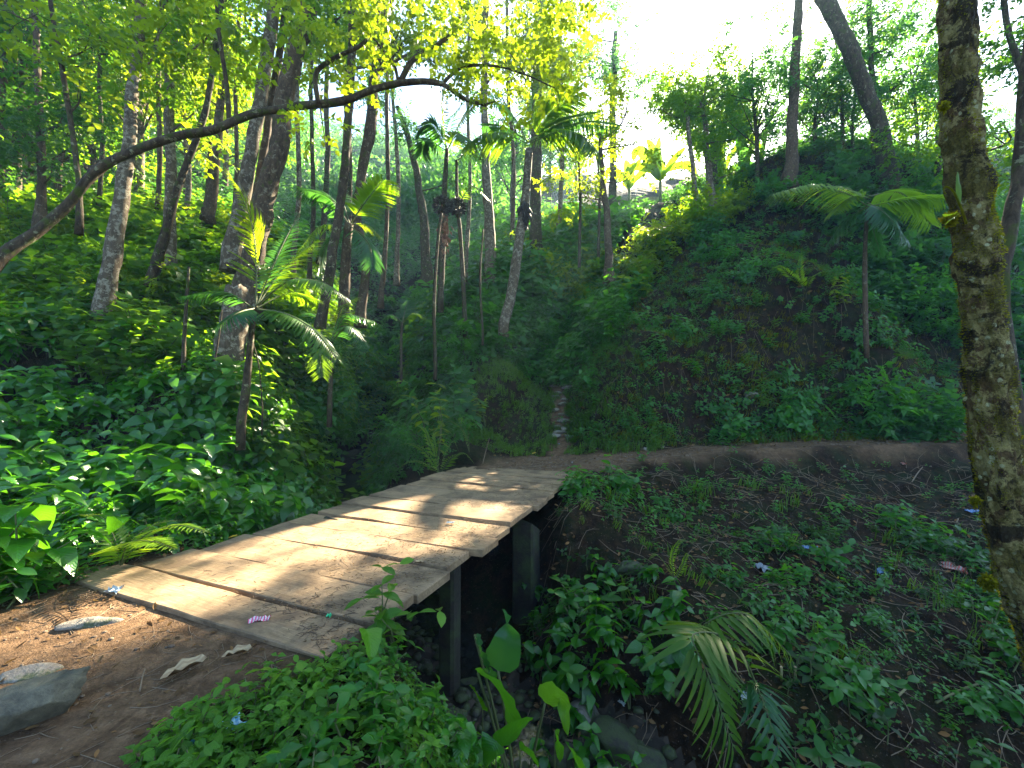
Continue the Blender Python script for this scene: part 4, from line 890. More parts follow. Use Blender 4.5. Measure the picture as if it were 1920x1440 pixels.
FOREST = [  # px, py of foot (on ground), variant, scale
 'slope', (30, 420, 0), (110, 400, 3), (170, 390, 0), (260, 400, 1), (350, 400, 1), (60, 330, 1), (210, 330, 0), (420, 380, 0), (140, 280, 3), (300, 330, 3), (-60, 430, 0), (-120, 350, 3), (370, 330, 0), (460, 350, 1), (10, 280, 1), (240, 270, 0), (330, 280, 1), (90, 240, 0), (500, 370, 2), (180, 230, 1),
 'valley', (660, 350, 2), (720, 360, 2), (780, 380, 2), (830, 390, 2), (960, 420, 2), (1030, 400, 1), (1080, 390, 0), (900, 400, 2),
 'hill', (1420, 330, 2), (1530, 310, 2), (1580, 330, 0), (1720, 320, 0), (1760, 320, 2), (1820, 340, 0), (1860, 350, 2), (1910, 360, 3), (1980, 350, 0), (2050, 350, 2), (1700, 300, 1), (1600, 300, 2)]
LAB = {'slope': ('one of the crowded trees filling the left forest slope', 'trees crowded on the left forest slope'), 'valley': ('one of the hazy trees closing the valley behind the palms', 'hazy trees closing the valley'), 'hill': ('one of the trees along the top of the right hill', 'trees along the top of the right hill')}
sec = None
for q in FOREST:
    if isinstance(q, str): sec = q; continue
    px, py, v = q; y0 = {'slope': 13, 'valley': 36 if px < 900 else 30, 'hill': 19.5}[sec]
    g = G(px, py, y0); sc = RNG.uniform(.75, 1.1) * (1.0 if g[1] < 30 else 1.15)
    if sec == 'hill': sc *= .62
    if v in used: copy_thing(PROT[v], tuple(g), RNG.random() * 6.28, sc, LAB[sec][0], LAB[sec][1])
    else: o = PROT[v]; o.location = tuple(g); o.scale = (sc,) * 3; used.add(v); o['label'], o['group'] = LAB[sec]
# far wood: crowns merging on the distant hills
n = 5200; x = RNG.uniform(-75, 80, n); y = RNG.uniform(38, 98, n); m = (x < .12 * y - 6) | ((x < .7 * y) & (x > .12 * y) & (y > 75) & (RNG.random(n) < .25) & (x < .3 * y)); x, y = x[m], y[m]
x = np.concatenate([x, RNG.uniform(-78, -30, 900)]); y = np.concatenate([y, RNG.uniform(-8, 40, 900)])
z = hgt(x, y); bl = []
p = np.repeat(np.stack([x, y, z + RNG.uniform(.5, 5, len(x))], -1), 12, 0); p = p + RNG.normal(0, 1.1, p.shape)
far = place(TWs[0], p, frames(U3(len(p)), U3(len(p)) + (0, 0, 1)), RNG.uniform(2.2, 4.0, len(p)), np.repeat(RNG.random(len(x)), 12))
stuff('far_wood', 'continuous hazy blue-green forest on the distant hills', 'forest', far, M_LF['bluish'])
T_PL = leaflet(5, .125, .42); T_PLw = leaflet(5, .15, .3)
# ---------------------------------------------------------------- palms, ferns, bananas, broad-leaved plants
def frond(root, pts, n, ll, mat='palm', tpl=None, droop=.5, r=.012, vee=.3, nm='frond', prof='palm', fwd=.55):
    w_ = [p if isinstance(p, np.ndarray) else P(*p) for p in pts]
    lf, ra = curve_frond(w_, n, ll, tpl or T_PL, prof, droop, stemr=r, vee=vee, fwd=fwd)
    f = part(nm, lf, M_LF[mat], root); part('midrib', ra, M_STEM, f); return f
def palm(label, trunk, wid, fronds, bark, n=34, ll=.7, mat='palm', droop=.5, name='palm_tree', cat='palm', ns=10):
    c = trunk_path(trunk, 30); root = thing(name, label, cat, c[0])
    rad = np.interp(np.linspace(0, 1, 30), np.linspace(0, 1, len(wid)), wid) / FPX * trunk[0][2] / 2
    part('trunk', tube(np.vstack([c[0] - (0, 0, .5), c]), np.concatenate([[rad[0]], rad]), ns, .15, 3), bark, root)
    for f in fronds:
        m = f[1] if len(f) > 1 else mat; l = f[2] if len(f) > 2 else ll; dr = f[3] if len(f) > 3 else droop
        frond(root, f[0], n, l, m, droop=dr)
    return root
D = 15
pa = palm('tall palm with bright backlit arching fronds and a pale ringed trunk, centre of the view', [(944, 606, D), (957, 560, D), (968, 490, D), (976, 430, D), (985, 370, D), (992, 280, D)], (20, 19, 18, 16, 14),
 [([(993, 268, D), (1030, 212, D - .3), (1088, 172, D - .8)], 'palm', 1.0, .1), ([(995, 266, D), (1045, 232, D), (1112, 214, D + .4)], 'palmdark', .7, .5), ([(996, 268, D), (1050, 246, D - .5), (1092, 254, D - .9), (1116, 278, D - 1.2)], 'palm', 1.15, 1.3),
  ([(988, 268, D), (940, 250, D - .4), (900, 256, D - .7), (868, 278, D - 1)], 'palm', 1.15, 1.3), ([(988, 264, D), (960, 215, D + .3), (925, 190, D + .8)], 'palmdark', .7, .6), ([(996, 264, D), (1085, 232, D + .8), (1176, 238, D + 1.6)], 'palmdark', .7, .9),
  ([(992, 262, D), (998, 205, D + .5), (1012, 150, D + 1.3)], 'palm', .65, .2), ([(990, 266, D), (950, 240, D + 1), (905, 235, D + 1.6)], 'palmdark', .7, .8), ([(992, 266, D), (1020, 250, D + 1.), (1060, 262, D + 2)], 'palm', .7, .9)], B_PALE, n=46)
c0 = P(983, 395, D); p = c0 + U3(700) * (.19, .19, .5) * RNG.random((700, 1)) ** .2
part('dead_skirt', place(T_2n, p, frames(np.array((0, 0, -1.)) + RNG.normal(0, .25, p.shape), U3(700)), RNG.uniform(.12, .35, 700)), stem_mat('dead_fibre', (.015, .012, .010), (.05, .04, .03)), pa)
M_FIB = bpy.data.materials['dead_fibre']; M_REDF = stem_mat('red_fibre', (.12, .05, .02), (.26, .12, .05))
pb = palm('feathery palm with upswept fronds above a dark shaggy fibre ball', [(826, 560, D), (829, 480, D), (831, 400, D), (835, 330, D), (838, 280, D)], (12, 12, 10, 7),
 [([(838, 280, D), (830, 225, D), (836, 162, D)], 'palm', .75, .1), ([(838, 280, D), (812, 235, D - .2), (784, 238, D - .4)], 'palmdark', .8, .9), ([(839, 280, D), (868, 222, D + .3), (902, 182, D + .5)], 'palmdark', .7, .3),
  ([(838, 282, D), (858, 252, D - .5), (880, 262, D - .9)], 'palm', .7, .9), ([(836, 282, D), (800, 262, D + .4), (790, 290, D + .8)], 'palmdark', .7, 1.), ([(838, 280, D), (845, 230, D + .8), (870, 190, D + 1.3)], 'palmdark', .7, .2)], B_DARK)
def ball(root, px, py, Dp, rp, red=0):
    cc = P(px, py, Dp); r = rp / FPX * Dp; q = 900; d = U3(q); p = cc + d * r * RNG.uniform(.5, 1, (q, 1))
    part('fibre_ball', place(T_2n, p, frames(d + RNG.normal(0, .4, d.shape), U3(q)), RNG.uniform(.06, .16, q)), M_FIB, root)
ball(pb, 830, 386, D, 17); 
p = P(831, 435, D) + RNG.normal(size=(400, 3)) * (.08, .08, .3); part('fibre', place(T_2n, p, frames(np.array((0, 0, -1.)) + RNG.normal(0, .3, p.shape), U3(400)), RNG.uniform(.1, .3, 400)), M_REDF, pb)
pc = palm('thin palm stem with a second shaggy fibre ball and one short arching frond', [(872, 610, D + .5), (868, 520, D + .5), (862, 430, D + .5), (857, 380, D + .5), (856, 300, D + .5)], (9, 8, 7, 5),
 [([(858, 385, D + .5), (885, 350, D), (915, 372, D - .3)], 'palm', .35, .4), ([(856, 302, D + .5), (880, 285, D + .5), (905, 300, D)], 'palmdark', .5, .8)], B_DARK, n=22)
ball(pc, 858, 388, D + .5, 15)
D = 11
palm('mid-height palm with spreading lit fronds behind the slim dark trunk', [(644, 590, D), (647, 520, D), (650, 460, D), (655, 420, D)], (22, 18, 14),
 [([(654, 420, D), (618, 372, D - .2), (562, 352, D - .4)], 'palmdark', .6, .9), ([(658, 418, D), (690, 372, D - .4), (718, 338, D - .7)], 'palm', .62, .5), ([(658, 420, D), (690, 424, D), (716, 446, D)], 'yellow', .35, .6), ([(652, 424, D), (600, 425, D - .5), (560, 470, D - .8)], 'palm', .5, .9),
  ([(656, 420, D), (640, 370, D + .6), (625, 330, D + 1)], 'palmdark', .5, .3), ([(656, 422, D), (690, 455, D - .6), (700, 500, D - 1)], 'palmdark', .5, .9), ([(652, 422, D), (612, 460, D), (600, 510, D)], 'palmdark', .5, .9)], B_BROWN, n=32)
D = 7.3
palm('young palm with one upright golden-lit frond and others arching over the gully, beside the stump', [(452, 790, D), (462, 720, D), (470, 640, D), (478, 570, D)], (16, 14, 10, 7),
 [([(480, 575, D), (480, 480, D), (466, 400, D - .1), (432, 330, D - .2)], 'yellow', .52, .1), ([(482, 572, D), (540, 528, D - .3), (600, 528, D - .6), (648, 556, D - .8)], 'palm', .34, 1.2), ([(482, 580, D), (535, 588, D - .5), (590, 620, D - .8), (632, 672, D - 1)], 'palm', .38, .8),
  ([(476, 578, D), (420, 548, D - .3), (345, 556, D - .5)], 'palmdark', .35, .8), ([(480, 575, D), (530, 505, D + .5), (590, 455, D + 1)], 'palm', .5, .4), ([(480, 575, D), (520, 480, D + .4), (560, 400, D + 1)], 'palmdark', .45, .3), ([(478, 578, D), (440, 590, D - .6), (370, 640, D - .9)], 'palmdark', .35, .8),
  ([(482, 578, D), (540, 550, D + .6), (590, 560, D + 1)], 'palm', .4, .7)], B_DARK, n=40)
D = 9.5
palm('low trunkless palm with pale hanging fronds over the dark gully left of centre', [(618, 760, D), (620, 700, D), (622, 640, D)], (10, 8, 6),
 [([(620, 640, D), (650, 592, D), (700, 602, D)], 'palmdark', .36, 1.), ([(620, 642, D), (655, 612, D - .4), (692, 650, D - .6)], 'palmdark', .36, 1.), ([(620, 642, D), (604, 620, D - .7), (600, 665, D - 1.0), (603, 705, D - 1.1)], 'palm', .36, .1), ([(621, 640, D), (640, 580, D + .3), (665, 560, D + .5)], 'palm', .33, .5), ([(620, 640, D), (590, 590, D + .3), (560, 600, D + .5)], 'palmdark', .36, .8)], B_DARK, n=30, name='young_palm')
palm('small palm showing a single lit frond in the dark centre thicket', [(752, 690, 13), (752, 640, 13), (754, 606, 13)], (6, 5), [([(754, 606, 13), (778, 588, 13), (808, 602, 13)], 'palm', .32, .8), ([(754, 606, 13), (735, 590, 13), (715, 600, 13)], 'palmdark', .32, .8), ([(754, 606, 13), (760, 580, 13.4), (765, 565, 13.6)], 'palmdark', .32, .5)], B_DARK, n=24, name='young_palm')
D = 12.3
palm('slender young palm with a long glowing frond reaching left on the right hillside', [(1624, 640, D), (1622, 560, D), (1622, 470, D), (1626, 392, D)], (9, 8, 7, 6),
 [([(1626, 386, D), (1585, 362, D - .3), (1520, 348, D - .7), (1448, 364, D - 1)], 'fern', .75, 1.0), ([(1626, 372, D), (1600, 366, D), (1560, 398, D - .2)], 'fern', .6, .7), ([(1628, 368, D), (1690, 362, D + .3), (1745, 420, D + .5)], 'palm', .7, .8), ([(1626, 388, D), (1700, 372, D - .6), (1778, 366, D - 1)], 'palm', .75, .9),
  ([(1625, 390, D), (1640, 440, D), (1652, 480, D)], 'palmdark', .4, .6), ([(1626, 386, D), (1580, 420, D + .4), (1550, 460, D + .6)], 'palmdark', .6, .8), ([(1626, 380, D), (1660, 400, D - .6), (1700, 450, D - 1)], 'palmdark', .7, .9)], M_STEM and B_BROWN, n=36, ll=.7)
# palm fronds leaning from the lower right slope
fp = thing('young_palm', 'trunkless palm with two long dark green fronds on the lower right slope', 'palm', G(1440, 1330))
frond(fp, [G(1440, 1340), P(1380, 1210, 3.7), P(1300, 1190, 3.45), P(1330, 1270, 3.25), P(1375, 1400, 3.1)], 24, .46, 'grass', T_PLw, .3, .008, .1)
frond(fp, [G(1440, 1340), P(1330, 1200, 3.9), P(1330, 1165, 3.8), P(1400, 1152, 3.7), P(1480, 1225, 3.6)], 24, .40, 'grass', T_PLw, 1.1, .008, .1)
frond(fp, [G(1440, 1340), P(1400, 1290, 3.6), P(1420, 1290, 3.4), P(1460, 1400, 3.1)], 16, .3, 'palmdark', T_PLw, .8, .006, .1)

# ferns
def fern(label, base, fr, nl=26, mat='fern', w=.24):
    root = thing('fern', label, 'fern', base)
    for pts in fr:
        L = np.linalg.norm((pts[-1] if isinstance(pts[-1], np.ndarray) else P(*pts[-1])) - base)
        frond(root, [base] + pts, nl, max(.1, L * w), mat, T_FERN, .15, .004, .1, 'frond', 'fern', .35)
    return root
b_ = G(225, 1065, 3); Yb = b_[1]
fern('bright green fern arching right beside the left end of the footbridge', b_, [[(270, 1005, Yb), (330, 985, Yb - .1), (392, 998, Yb - .2)], [(250, 1010, Yb + .1), (300, 980, Yb + .3), (355, 975, Yb + .5)], [(215, 1010, Yb), (190, 970, Yb + .1), (150, 965, Yb + .2)], [(240, 1020, Yb - .2), (285, 1015, Yb - .4), (330, 1030, Yb - .6)]])
b_ = G(825, 890, 8); Yb = b_[1]
fern('clump of lit ferns growing beside the far left corner of the footbridge', b_, [[(800, 850, Yb), (772, 832, Yb), (742, 836, Yb)], [(805, 830, Yb), (795, 805, Yb), (770, 790, Yb)], [(835, 850, Yb), (850, 828, Yb), (862, 850, Yb)], [(815, 840, Yb), (815, 810, Yb), (830, 795, Yb)], [(800, 870, Yb - .3), (770, 865, Yb - .4), (745, 880, Yb - .5)], [(845, 860, Yb + .3), (870, 850, Yb + .4), (890, 870, Yb + .4)]], w=.3)
b_ = G(880, 850, 8); Yb = b_[1]
fern('fern with one tall drooping frond under the lit shrub', b_, [[(865, 800, Yb), (865, 785, Yb), (880, 820, Yb - .3)], [(880, 800, Yb), (900, 800, Yb), (915, 830, Yb)], [(870, 810, Yb), (845, 790, Yb), (830, 800, Yb)]])
b_ = G(1265, 1090, 4); Yb = b_[1]
fern('small bright fern on the slope below the path', b_, [[(1280, 1060, Yb), (1290, 1040, Yb), (1310, 1060, Yb)], [(1260, 1050, Yb), (1270, 1020, Yb), (1285, 1010, Yb)], [(1250, 1060, Yb), (1230, 1040, Yb), (1215, 1050, Yb)]])
b_ = G(1510, 545, 12); Yb = b_[1]
fern('sunlit fern frond standing on the ridge of the right bank', b_, [[(1500, 520, Yb), (1500, 495, Yb), (1502, 470, Yb)], [(1520, 522, Yb), (1535, 512, Yb), (1550, 508, Yb)], [(1485, 520, Yb), (1460, 500, Yb), (1440, 510, Yb)]], w=.3)

# banana plants against the light
def blade(root, pts, wd, mat='banana', nm='leaf', roll=0., wave=.02, segs=12, ear=False):
    c = catmull([p if isinstance(p, np.ndarray) else P(*p) for p in pts], segs + 1); tg = norm(np.gradient(c, axis=0))
    s = norm(np.cross(tg, (0, .35, 1.))); u = np.cross(s, tg); s = s * math.cos(roll) + u * math.sin(roll); u = np.cross(s, tg)
    t = np.linspace(0, 1, segs + 1); w_ = wd * np.clip(np.sin(np.pi * np.clip(t * .93 + .05, 0, 1)), 0, 1) ** .55 * (t > .02)
    if ear: w_ = wd * np.clip((t + .06) / .16, 0, 1) ** .5 * (1 - t) ** .62 * 1.15
    V = []; U = []
    for i in range(segs + 1):
        for k, a in enumerate((-1, -.5, 0, .5, 1)):
            V.append(c[i] + s[i] * a * w_[i] + u[i] * (abs(a) * w_[i] * .3 + wave * math.sin(i * 2.1 + k) * abs(a))); U.append((.5 + a / 2, t[i]))
    T = []
    for i in range(segs):
        for k in range(4): p = i * 5 + k; T += [(p, p + 1, p + 6), (p, p + 6, p + 5)]
    return part(nm, (np.array(V), np.array(T), np.array(U), np.full(len(V), RNG.random())), M_LF[mat], root)
def banana(label, px, py, Y, leaves):
    leaves = [(q[0], q[1] * Y / 23) + tuple(q[2:]) for q in leaves]
    g = G(px, py, 17) if Y is None else P(px, py, Y); Y = g[1]; root = thing('banana_plant', label, 'banana plant', g)
    st = P(px, py - 45, Y); part('stem', tube(np.array([g - (0, 0, .6), st]), [.16, .10], 8, .1), M_STEM, root)
    for q in leaves: blade(root, [st] + [(x, y, Y + dz) for x, y, dz in q[0]], q[1], q[2] if len(q) > 2 else 'banana')
    return root
banana('pale glowing banana plant left of the dark multi-stemmed thicket on the skyline', 1238, 385, 31, [([(1236, 300, 0), (1238, 258, .3)], .36), ([(1215, 300, 0), (1196, 284, 0), (1186, 300, .2)], .34), ([(1262, 305, 0), (1286, 278, 0)], .34), ([(1222, 320, 0), (1185, 315, .3), (1172, 335, .4)], .30), ([(1256, 318, .3), (1290, 312, .5), (1306, 330, .5)], .3), ([(1226, 290, .5), (1212, 262, .8)], .3)])
banana('darker banana plant among the skyline stems under the rounded crown', 1352, 385, 29, [([(1356, 290, 0), (1364, 222, .3)], .4), ([(1335, 290, 0), (1305, 262, 0), (1290, 275, .2)], .34), ([(1375, 290, 0), (1405, 262, 0), (1425, 280, .2)], .36), ([(1345, 300, .3), (1340, 250, .5)], .36, 'palmdark'), ([(1372, 320, .3), (1410, 315, .5), (1432, 335, .5)], .34, 'palmdark')])
banana('banana plant with one upright lit blade at the right end of the skyline thicket', 1398, 378, 29, [([(1410, 290, 0), (1440, 235, .2)], .34), ([(1395, 290, 0), (1380, 250, 0)], .3, 'palmdark'), ([(1420, 330, 0), (1452, 300, 0)], .3, 'palmdark')])  # unlit blades take the darker shaded leaf colour
banana('young banana clump lit from behind beside the wall on the skyline', 1180, 400, 32, [([(1180, 330, 0), (1172, 300, 0)], .3), ([(1195, 335, 0), (1222, 315, 0), (1232, 330, 0)], .3), ([(1165, 335, 0), (1145, 320, 0), (1132, 335, 0)], .28), ([(1186, 325, .5), (1205, 296, .6)], .28)])
banana('young banana plant with drooping blades behind the leaning trunk on the hill', 1545, 345, 19.5, [([(1530, 300, 0), (1500, 285, 0), (1485, 305, 0)], .3, 'palmdark'), ([(1560, 300, 0), (1585, 290, 0), (1600, 310, 0)], .3), ([(1548, 290, 0), (1552, 262, 0)], .28)])

# elephant-ear plant at the bottom centre
e0 = G(985, 1400, 2.2); e0 = np.array((P(975, 1500, 3.15)[0], 3.15, hgt(P(975, 1500, 3.15)[0], 3.15)))
ee = thing('elephant_ear_plant', 'large-leaved elephant ear plant with one pale torn leaf at the bottom centre by the water', 'plant', e0)
def petiole(root, a, b, r=.009, mid=(0, 0, .05)): a = np.array(a); b = np.array(b); part('stalk', tube(catmull([a, (a + b) / 2 + mid, b], 10), [r * 1.4, r], 6), M_STEM, root)
for pts, wd, mt, rl in [([(934, 1258, 3.0), (948, 1215, 2.98), (952, 1175, 3.0), (943, 1142, 3.02)], .12, 'palmdark', .7), ([(896, 1262, 2.95), (925, 1282, 2.9), (952, 1330, 2.86), (968, 1388, 2.84)], .15, 'heart', .25), ([(1022, 1318, 3.0), (1040, 1302, 2.95), (1056, 1322, 2.9), (1066, 1382, 2.88)], .09, 'oval', .9), ([(890, 1190, 3.05), (902, 1225, 3.0), (918, 1262, 3.0)], .06, 'palmdark', .2)]:
    a = P(*pts[0]); petiole(ee, e0, a); blade(ee, pts, wd, mt, 'leaf', rl, .010, 14, True)
for (px, py, d, tx, ty, wd, mt) in [(940, 1400, 2.7, 1000, 1345, .085, 'heart'), (975, 1405, 2.65, 1010, 1440, .10, 'heart'), (1040, 1370, 2.8, 1050, 1430, .07, 'heart'), (905, 1330, 3, 880, 1285, .06, 'heart'), (1085, 1440, 2.7, 1060, 1392, .07, 'heart'), (790, 1345, 2.7, 812, 1290, .085, 'palmdark'), (930, 1390, 2.6, 910, 1440, .09, 'heart')]:
    a = P(px, py, d); gb = np.array((a[0], a[1], hgt(a[0], a[1]))); r_ = thing('broad_leaf_shoot', 'x', 'plant', gb); petiole(r_, gb, a, .004); blade(r_, [(px, py, d), ((px + tx) / 2, (py + ty) / 2 - 6, d - .03), (tx, ty, d - .06)], wd, mt, 'leaf', .5, .004, 9, True)
    r_['label'] = {940: 'broad veined leaf pointing up right at the foot of the elephant ear plant', 975: 'broad veined leaf spreading down right beneath the elephant ear plant', 1040: 'folded green leaf hanging right of the elephant ear stalks', 905: 'small dark leaf left of the big elephant ear blade', 1085: 'upright pale-backed leaf at the bottom edge right of the elephant ear', 790: 'single dark blue-green leaf standing over the dark water', 930: 'broad leaf at the bottom edge below the elephant ear plant'}[px]
hl = thing('heart_leaf_vine', 'bright round heart-shaped leaf beside the near right corner of the deck', 'vine', (P(690, 1235, 2.55)[0], 2.55, hgt(P(690, 1235, 2.55)[0], 2.55)))
petiole(hl, np.array(hl.location), P(688, 1182, 2.5), .003); blade(hl, [(688, 1180, 2.5), (694, 1205, 2.45), (696, 1240, 2.4)], .085, 'oval', 'leaf', .2, .004, 8, True)

# broad-leaved plants that read one by one
BP = [plant_tpl(2, .55, .05, 5, .22, T_HEART) for _ in range(5)]
def plant_thing(tp, loc, sc, rz, tilt, label, group, cat='plant', name='broad_leaved_plant', lm='heart', src={}):
    key = (id(tp), lm)
    if key not in src:
        o = thing(name, label, cat, (0, 0, 0), group); part('leaves', tp[0], M_LF[lm], o); part('stem', tp[1], M_STEM, o); src[key] = (o, tp); first = o
    else: first = copy_thing(src[key][0], (0, 0, 0), 0, 1, label, group)
    first.location = tuple(float(v) for v in loc); first.rotation_euler = (tilt * math.cos(rz), tilt * math.sin(rz), rz); first.scale = (sc,) * 3
    first['label'] = label; first['group'] = group; first['category'] = cat
    return first
for k, (px, py) in enumerate([(1010, 1090), (1000, 1150), (1060, 1160), (1110, 1110), (1130, 1180), (1180, 1130), (1075, 1230), (1140, 1250), (1200, 1210), (1230, 1150), (1040, 1270), (1180, 1290), (1080, 1080), (1250, 1100), (1140, 1060), (1210, 1060), (1090, 1290), (1230, 1260), (1020, 1210), (1260, 1200), (1270, 1150), (1160, 1200), (870, 1400), (1010, 1440), (1100, 1400), (1080, 1340), (840, 1420), (1130, 1440)]):
    g = G(px, py + 40, 2.5); plant_thing(BP[k % 5], g, RNG.uniform(.6, .95), RNG.random() * 6.28, .35, 'one of the broad-leaved plants hanging on the bank beside the bridge posts', 'broad-leaved plants beside the bridge posts')
k = 0
for i in range(200):
    x, y = RNG.uniform(-8.5, -3.1), RNG.uniform(3.2, 7.8)
    if inside_bridge(np.array([x]), np.array([y]), .25)[0] or y < 3.4 - (x + 3.8) * .25 * 0 - 0 or pdist(np.array([x]), np.array([y]), NEARP)[0][0] < 2.1 or x > -3.3 - (y - 4.2) * .1 or k >= 85: continue
    g = (x, y, float(hgt(x, y)) - .03); k += 1
    plant_thing(BP[(k + 2) % 5], g, RNG.uniform(.75, 1.35), RNG.random() * 6.28, .15, 'one of the glossy broad-leaved plants crowding the bank left of the footbridge', 'broad-leaved plants on the left bank')
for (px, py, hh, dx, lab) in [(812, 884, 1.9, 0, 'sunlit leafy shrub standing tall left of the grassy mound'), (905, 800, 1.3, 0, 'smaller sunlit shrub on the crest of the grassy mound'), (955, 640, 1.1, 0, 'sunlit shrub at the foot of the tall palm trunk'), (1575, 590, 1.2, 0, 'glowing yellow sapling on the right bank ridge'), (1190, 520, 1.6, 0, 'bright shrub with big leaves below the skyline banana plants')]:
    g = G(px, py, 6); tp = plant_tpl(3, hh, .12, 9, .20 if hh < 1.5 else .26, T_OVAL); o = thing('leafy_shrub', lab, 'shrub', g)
    part('leaves', (tp[0][0] + g,) + tp[0][1:], M_LF['yellow'], o); part('stem', (tp[1][0] + g,) + tp[1][1:], M_STEM, o)  # sunlight put into these shrubs as a yellower leaf colour
for (px, py, s, lab) in [(735, 1150, .42, 'leafy shoot poking up at the right edge of the deck'), (725, 1190, .3, 'short shoot just below the edge of the deck')]:
    g = np.array((P(px, py, 2.95)[0], 2.95, 0)); g[2] = hgt(g[0], g[1]); tp = plant_tpl(2, s + .1 - g[2] * .8, .03, 6, .13, T_OVAL); o = thing('leafy_shrub', lab, 'shrub', g)
    part('leaves', (tp[0][0] + g,) + tp[0][1:], M_LF['oval'], o); part('stem', (tp[1][0] + g,) + tp[1][1:], M_STEM, o)
SHR = [plant_tpl(5, 1.0, .22, 8, .24, T_OVAL) for _ in range(3)]
for i, (px, py) in enumerate([(1050, 520), (1085, 500), (1120, 470), (1150, 510), (1185, 480), (1215, 520), (1160, 545), (1100, 545), (1060, 470), (1230, 450), (1200, 440), (1130, 430), (1255, 470), (1020, 500), (1180, 560), (1280, 440)]):
    g = G(px, py + 20, 12); plant_thing(SHR[i % 3], g, RNG.uniform(.9, 1.5), RNG.random() * 6.28, .1, 'one of the glowing broad-leaved shrubs on the centre slope above the steps', 'glowing shrubs on the centre slope', 'shrub', 'leafy_shrub', 'yellow')  # sun glow put into the leaf colour of this group
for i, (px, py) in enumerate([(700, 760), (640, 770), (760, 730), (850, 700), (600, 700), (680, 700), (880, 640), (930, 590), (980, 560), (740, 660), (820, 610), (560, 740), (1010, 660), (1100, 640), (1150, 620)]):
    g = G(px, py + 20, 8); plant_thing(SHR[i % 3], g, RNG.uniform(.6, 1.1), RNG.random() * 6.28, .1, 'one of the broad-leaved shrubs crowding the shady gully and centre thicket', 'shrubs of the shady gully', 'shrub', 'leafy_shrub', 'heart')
for i, (px, py) in enumerate([(1660, 440), (1700, 480), (1730, 430), (1760, 500), (1690, 530), (1740, 560), (1600, 470), (1560, 520), (1640, 580), (1500, 600), (1420, 560), (1340, 620), (1300, 700), (1450, 650), (1550, 700), (1620, 660), (1240, 660), (1190, 600), (1370, 480), (1330, 560), (1895, 500), (1900, 620), (1890, 700), (1580, 800), (1650, 790), (1480, 770)]):
    g = G(px, py + 10, 9); plant_thing(SHR[i % 3], g, RNG.uniform(.35, .85), RNG.random() * 6.28, .2, 'one of the scattered broad-leaved plants on the dark right bank', 'broad-leaved plants on the right bank', 'plant', 'broad_leaved_plant', 'sprig')
# epiphytes on the foreground trunk
ep = thing('epiphyte_fern', 'curled epiphyte fern shoot clinging to the left side of the foreground trunk', 'fern', P(1812, 425, 2.45))
part('shoot', tube(catmull([P(1812, 420, 2.44), P(1804, 395, 2.42), P(1788, 360, 2.42), P(1774, 350, 2.43), P(1769, 358, 2.43), P(1774, 364, 2.43)], 24), [.007, .003], 6, .3), M_LF['moss'], ep)
blade(ep, [(1799, 390, 2.42), (1798, 350, 2.41), (1796, 322, 2.42)], .014, 'grass', 'leaf', .2, .002, 6)
for q in [[(1797, 398, 2.42), (1777, 405, 2.4), (1767, 402, 2.4)], [(1797, 402, 2.42), (1780, 415, 2.4), (1772, 422, 2.41)]]: blade(ep, q, .012, 'fern', 'leaf', .2, .002, 6)
# bushes: rounded leafy masses one can tell apart
def bush_proto(r, n, lm, tw, lsz, label, group):
    o = thing('bush', label, 'bush', (0, 0, 0), group); f = foliage([(np.array((0, 0, r * .5)), r, n), (np.array((r * .5, 0, r * .35)), r * .6, n // 3), (np.array((-r * .4, .3, r * .3)), r * .6, n // 3)], tw, lsz)
    part('leaves', f, M_LF[lm], o); gs = [tube(catmull([(0, 0, -.2), U3(1)[0] * r * .3 + (0, 0, r * .5), U3(1)[0] * r * .6 + (0, 0, r)], 6), [.02, .006], 4, cap=False) for _ in range(6)]
    part('stems', merge(gs), M_WOODY, o); return o
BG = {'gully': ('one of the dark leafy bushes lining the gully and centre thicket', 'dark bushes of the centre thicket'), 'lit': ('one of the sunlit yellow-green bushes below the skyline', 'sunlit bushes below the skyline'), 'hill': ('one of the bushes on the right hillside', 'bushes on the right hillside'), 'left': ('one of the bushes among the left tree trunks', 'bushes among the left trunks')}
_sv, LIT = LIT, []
BPR = {s: [bush_proto(.8, 62, m, t, z, *BG[s]) for m, t, z in q] for s, q in {'gully': [('sprig', TWw, 1.15), ('bluish', TW, 1.15), ('dark', TWw, 1.15)], 'lit': [('yellow', TW, 1.15), ('canopy', TWw, 1.15)], 'hill': [('bluish', TWw, 1.15), ('sprig', TW, 1.15)], 'left': [('canopy', TWw, 1.15), ('yellow', TW, 1.15)]}.items()}  # lit bushes carry sun in their leaf colour, gully ones shade
LIT = _sv; cnt = {}
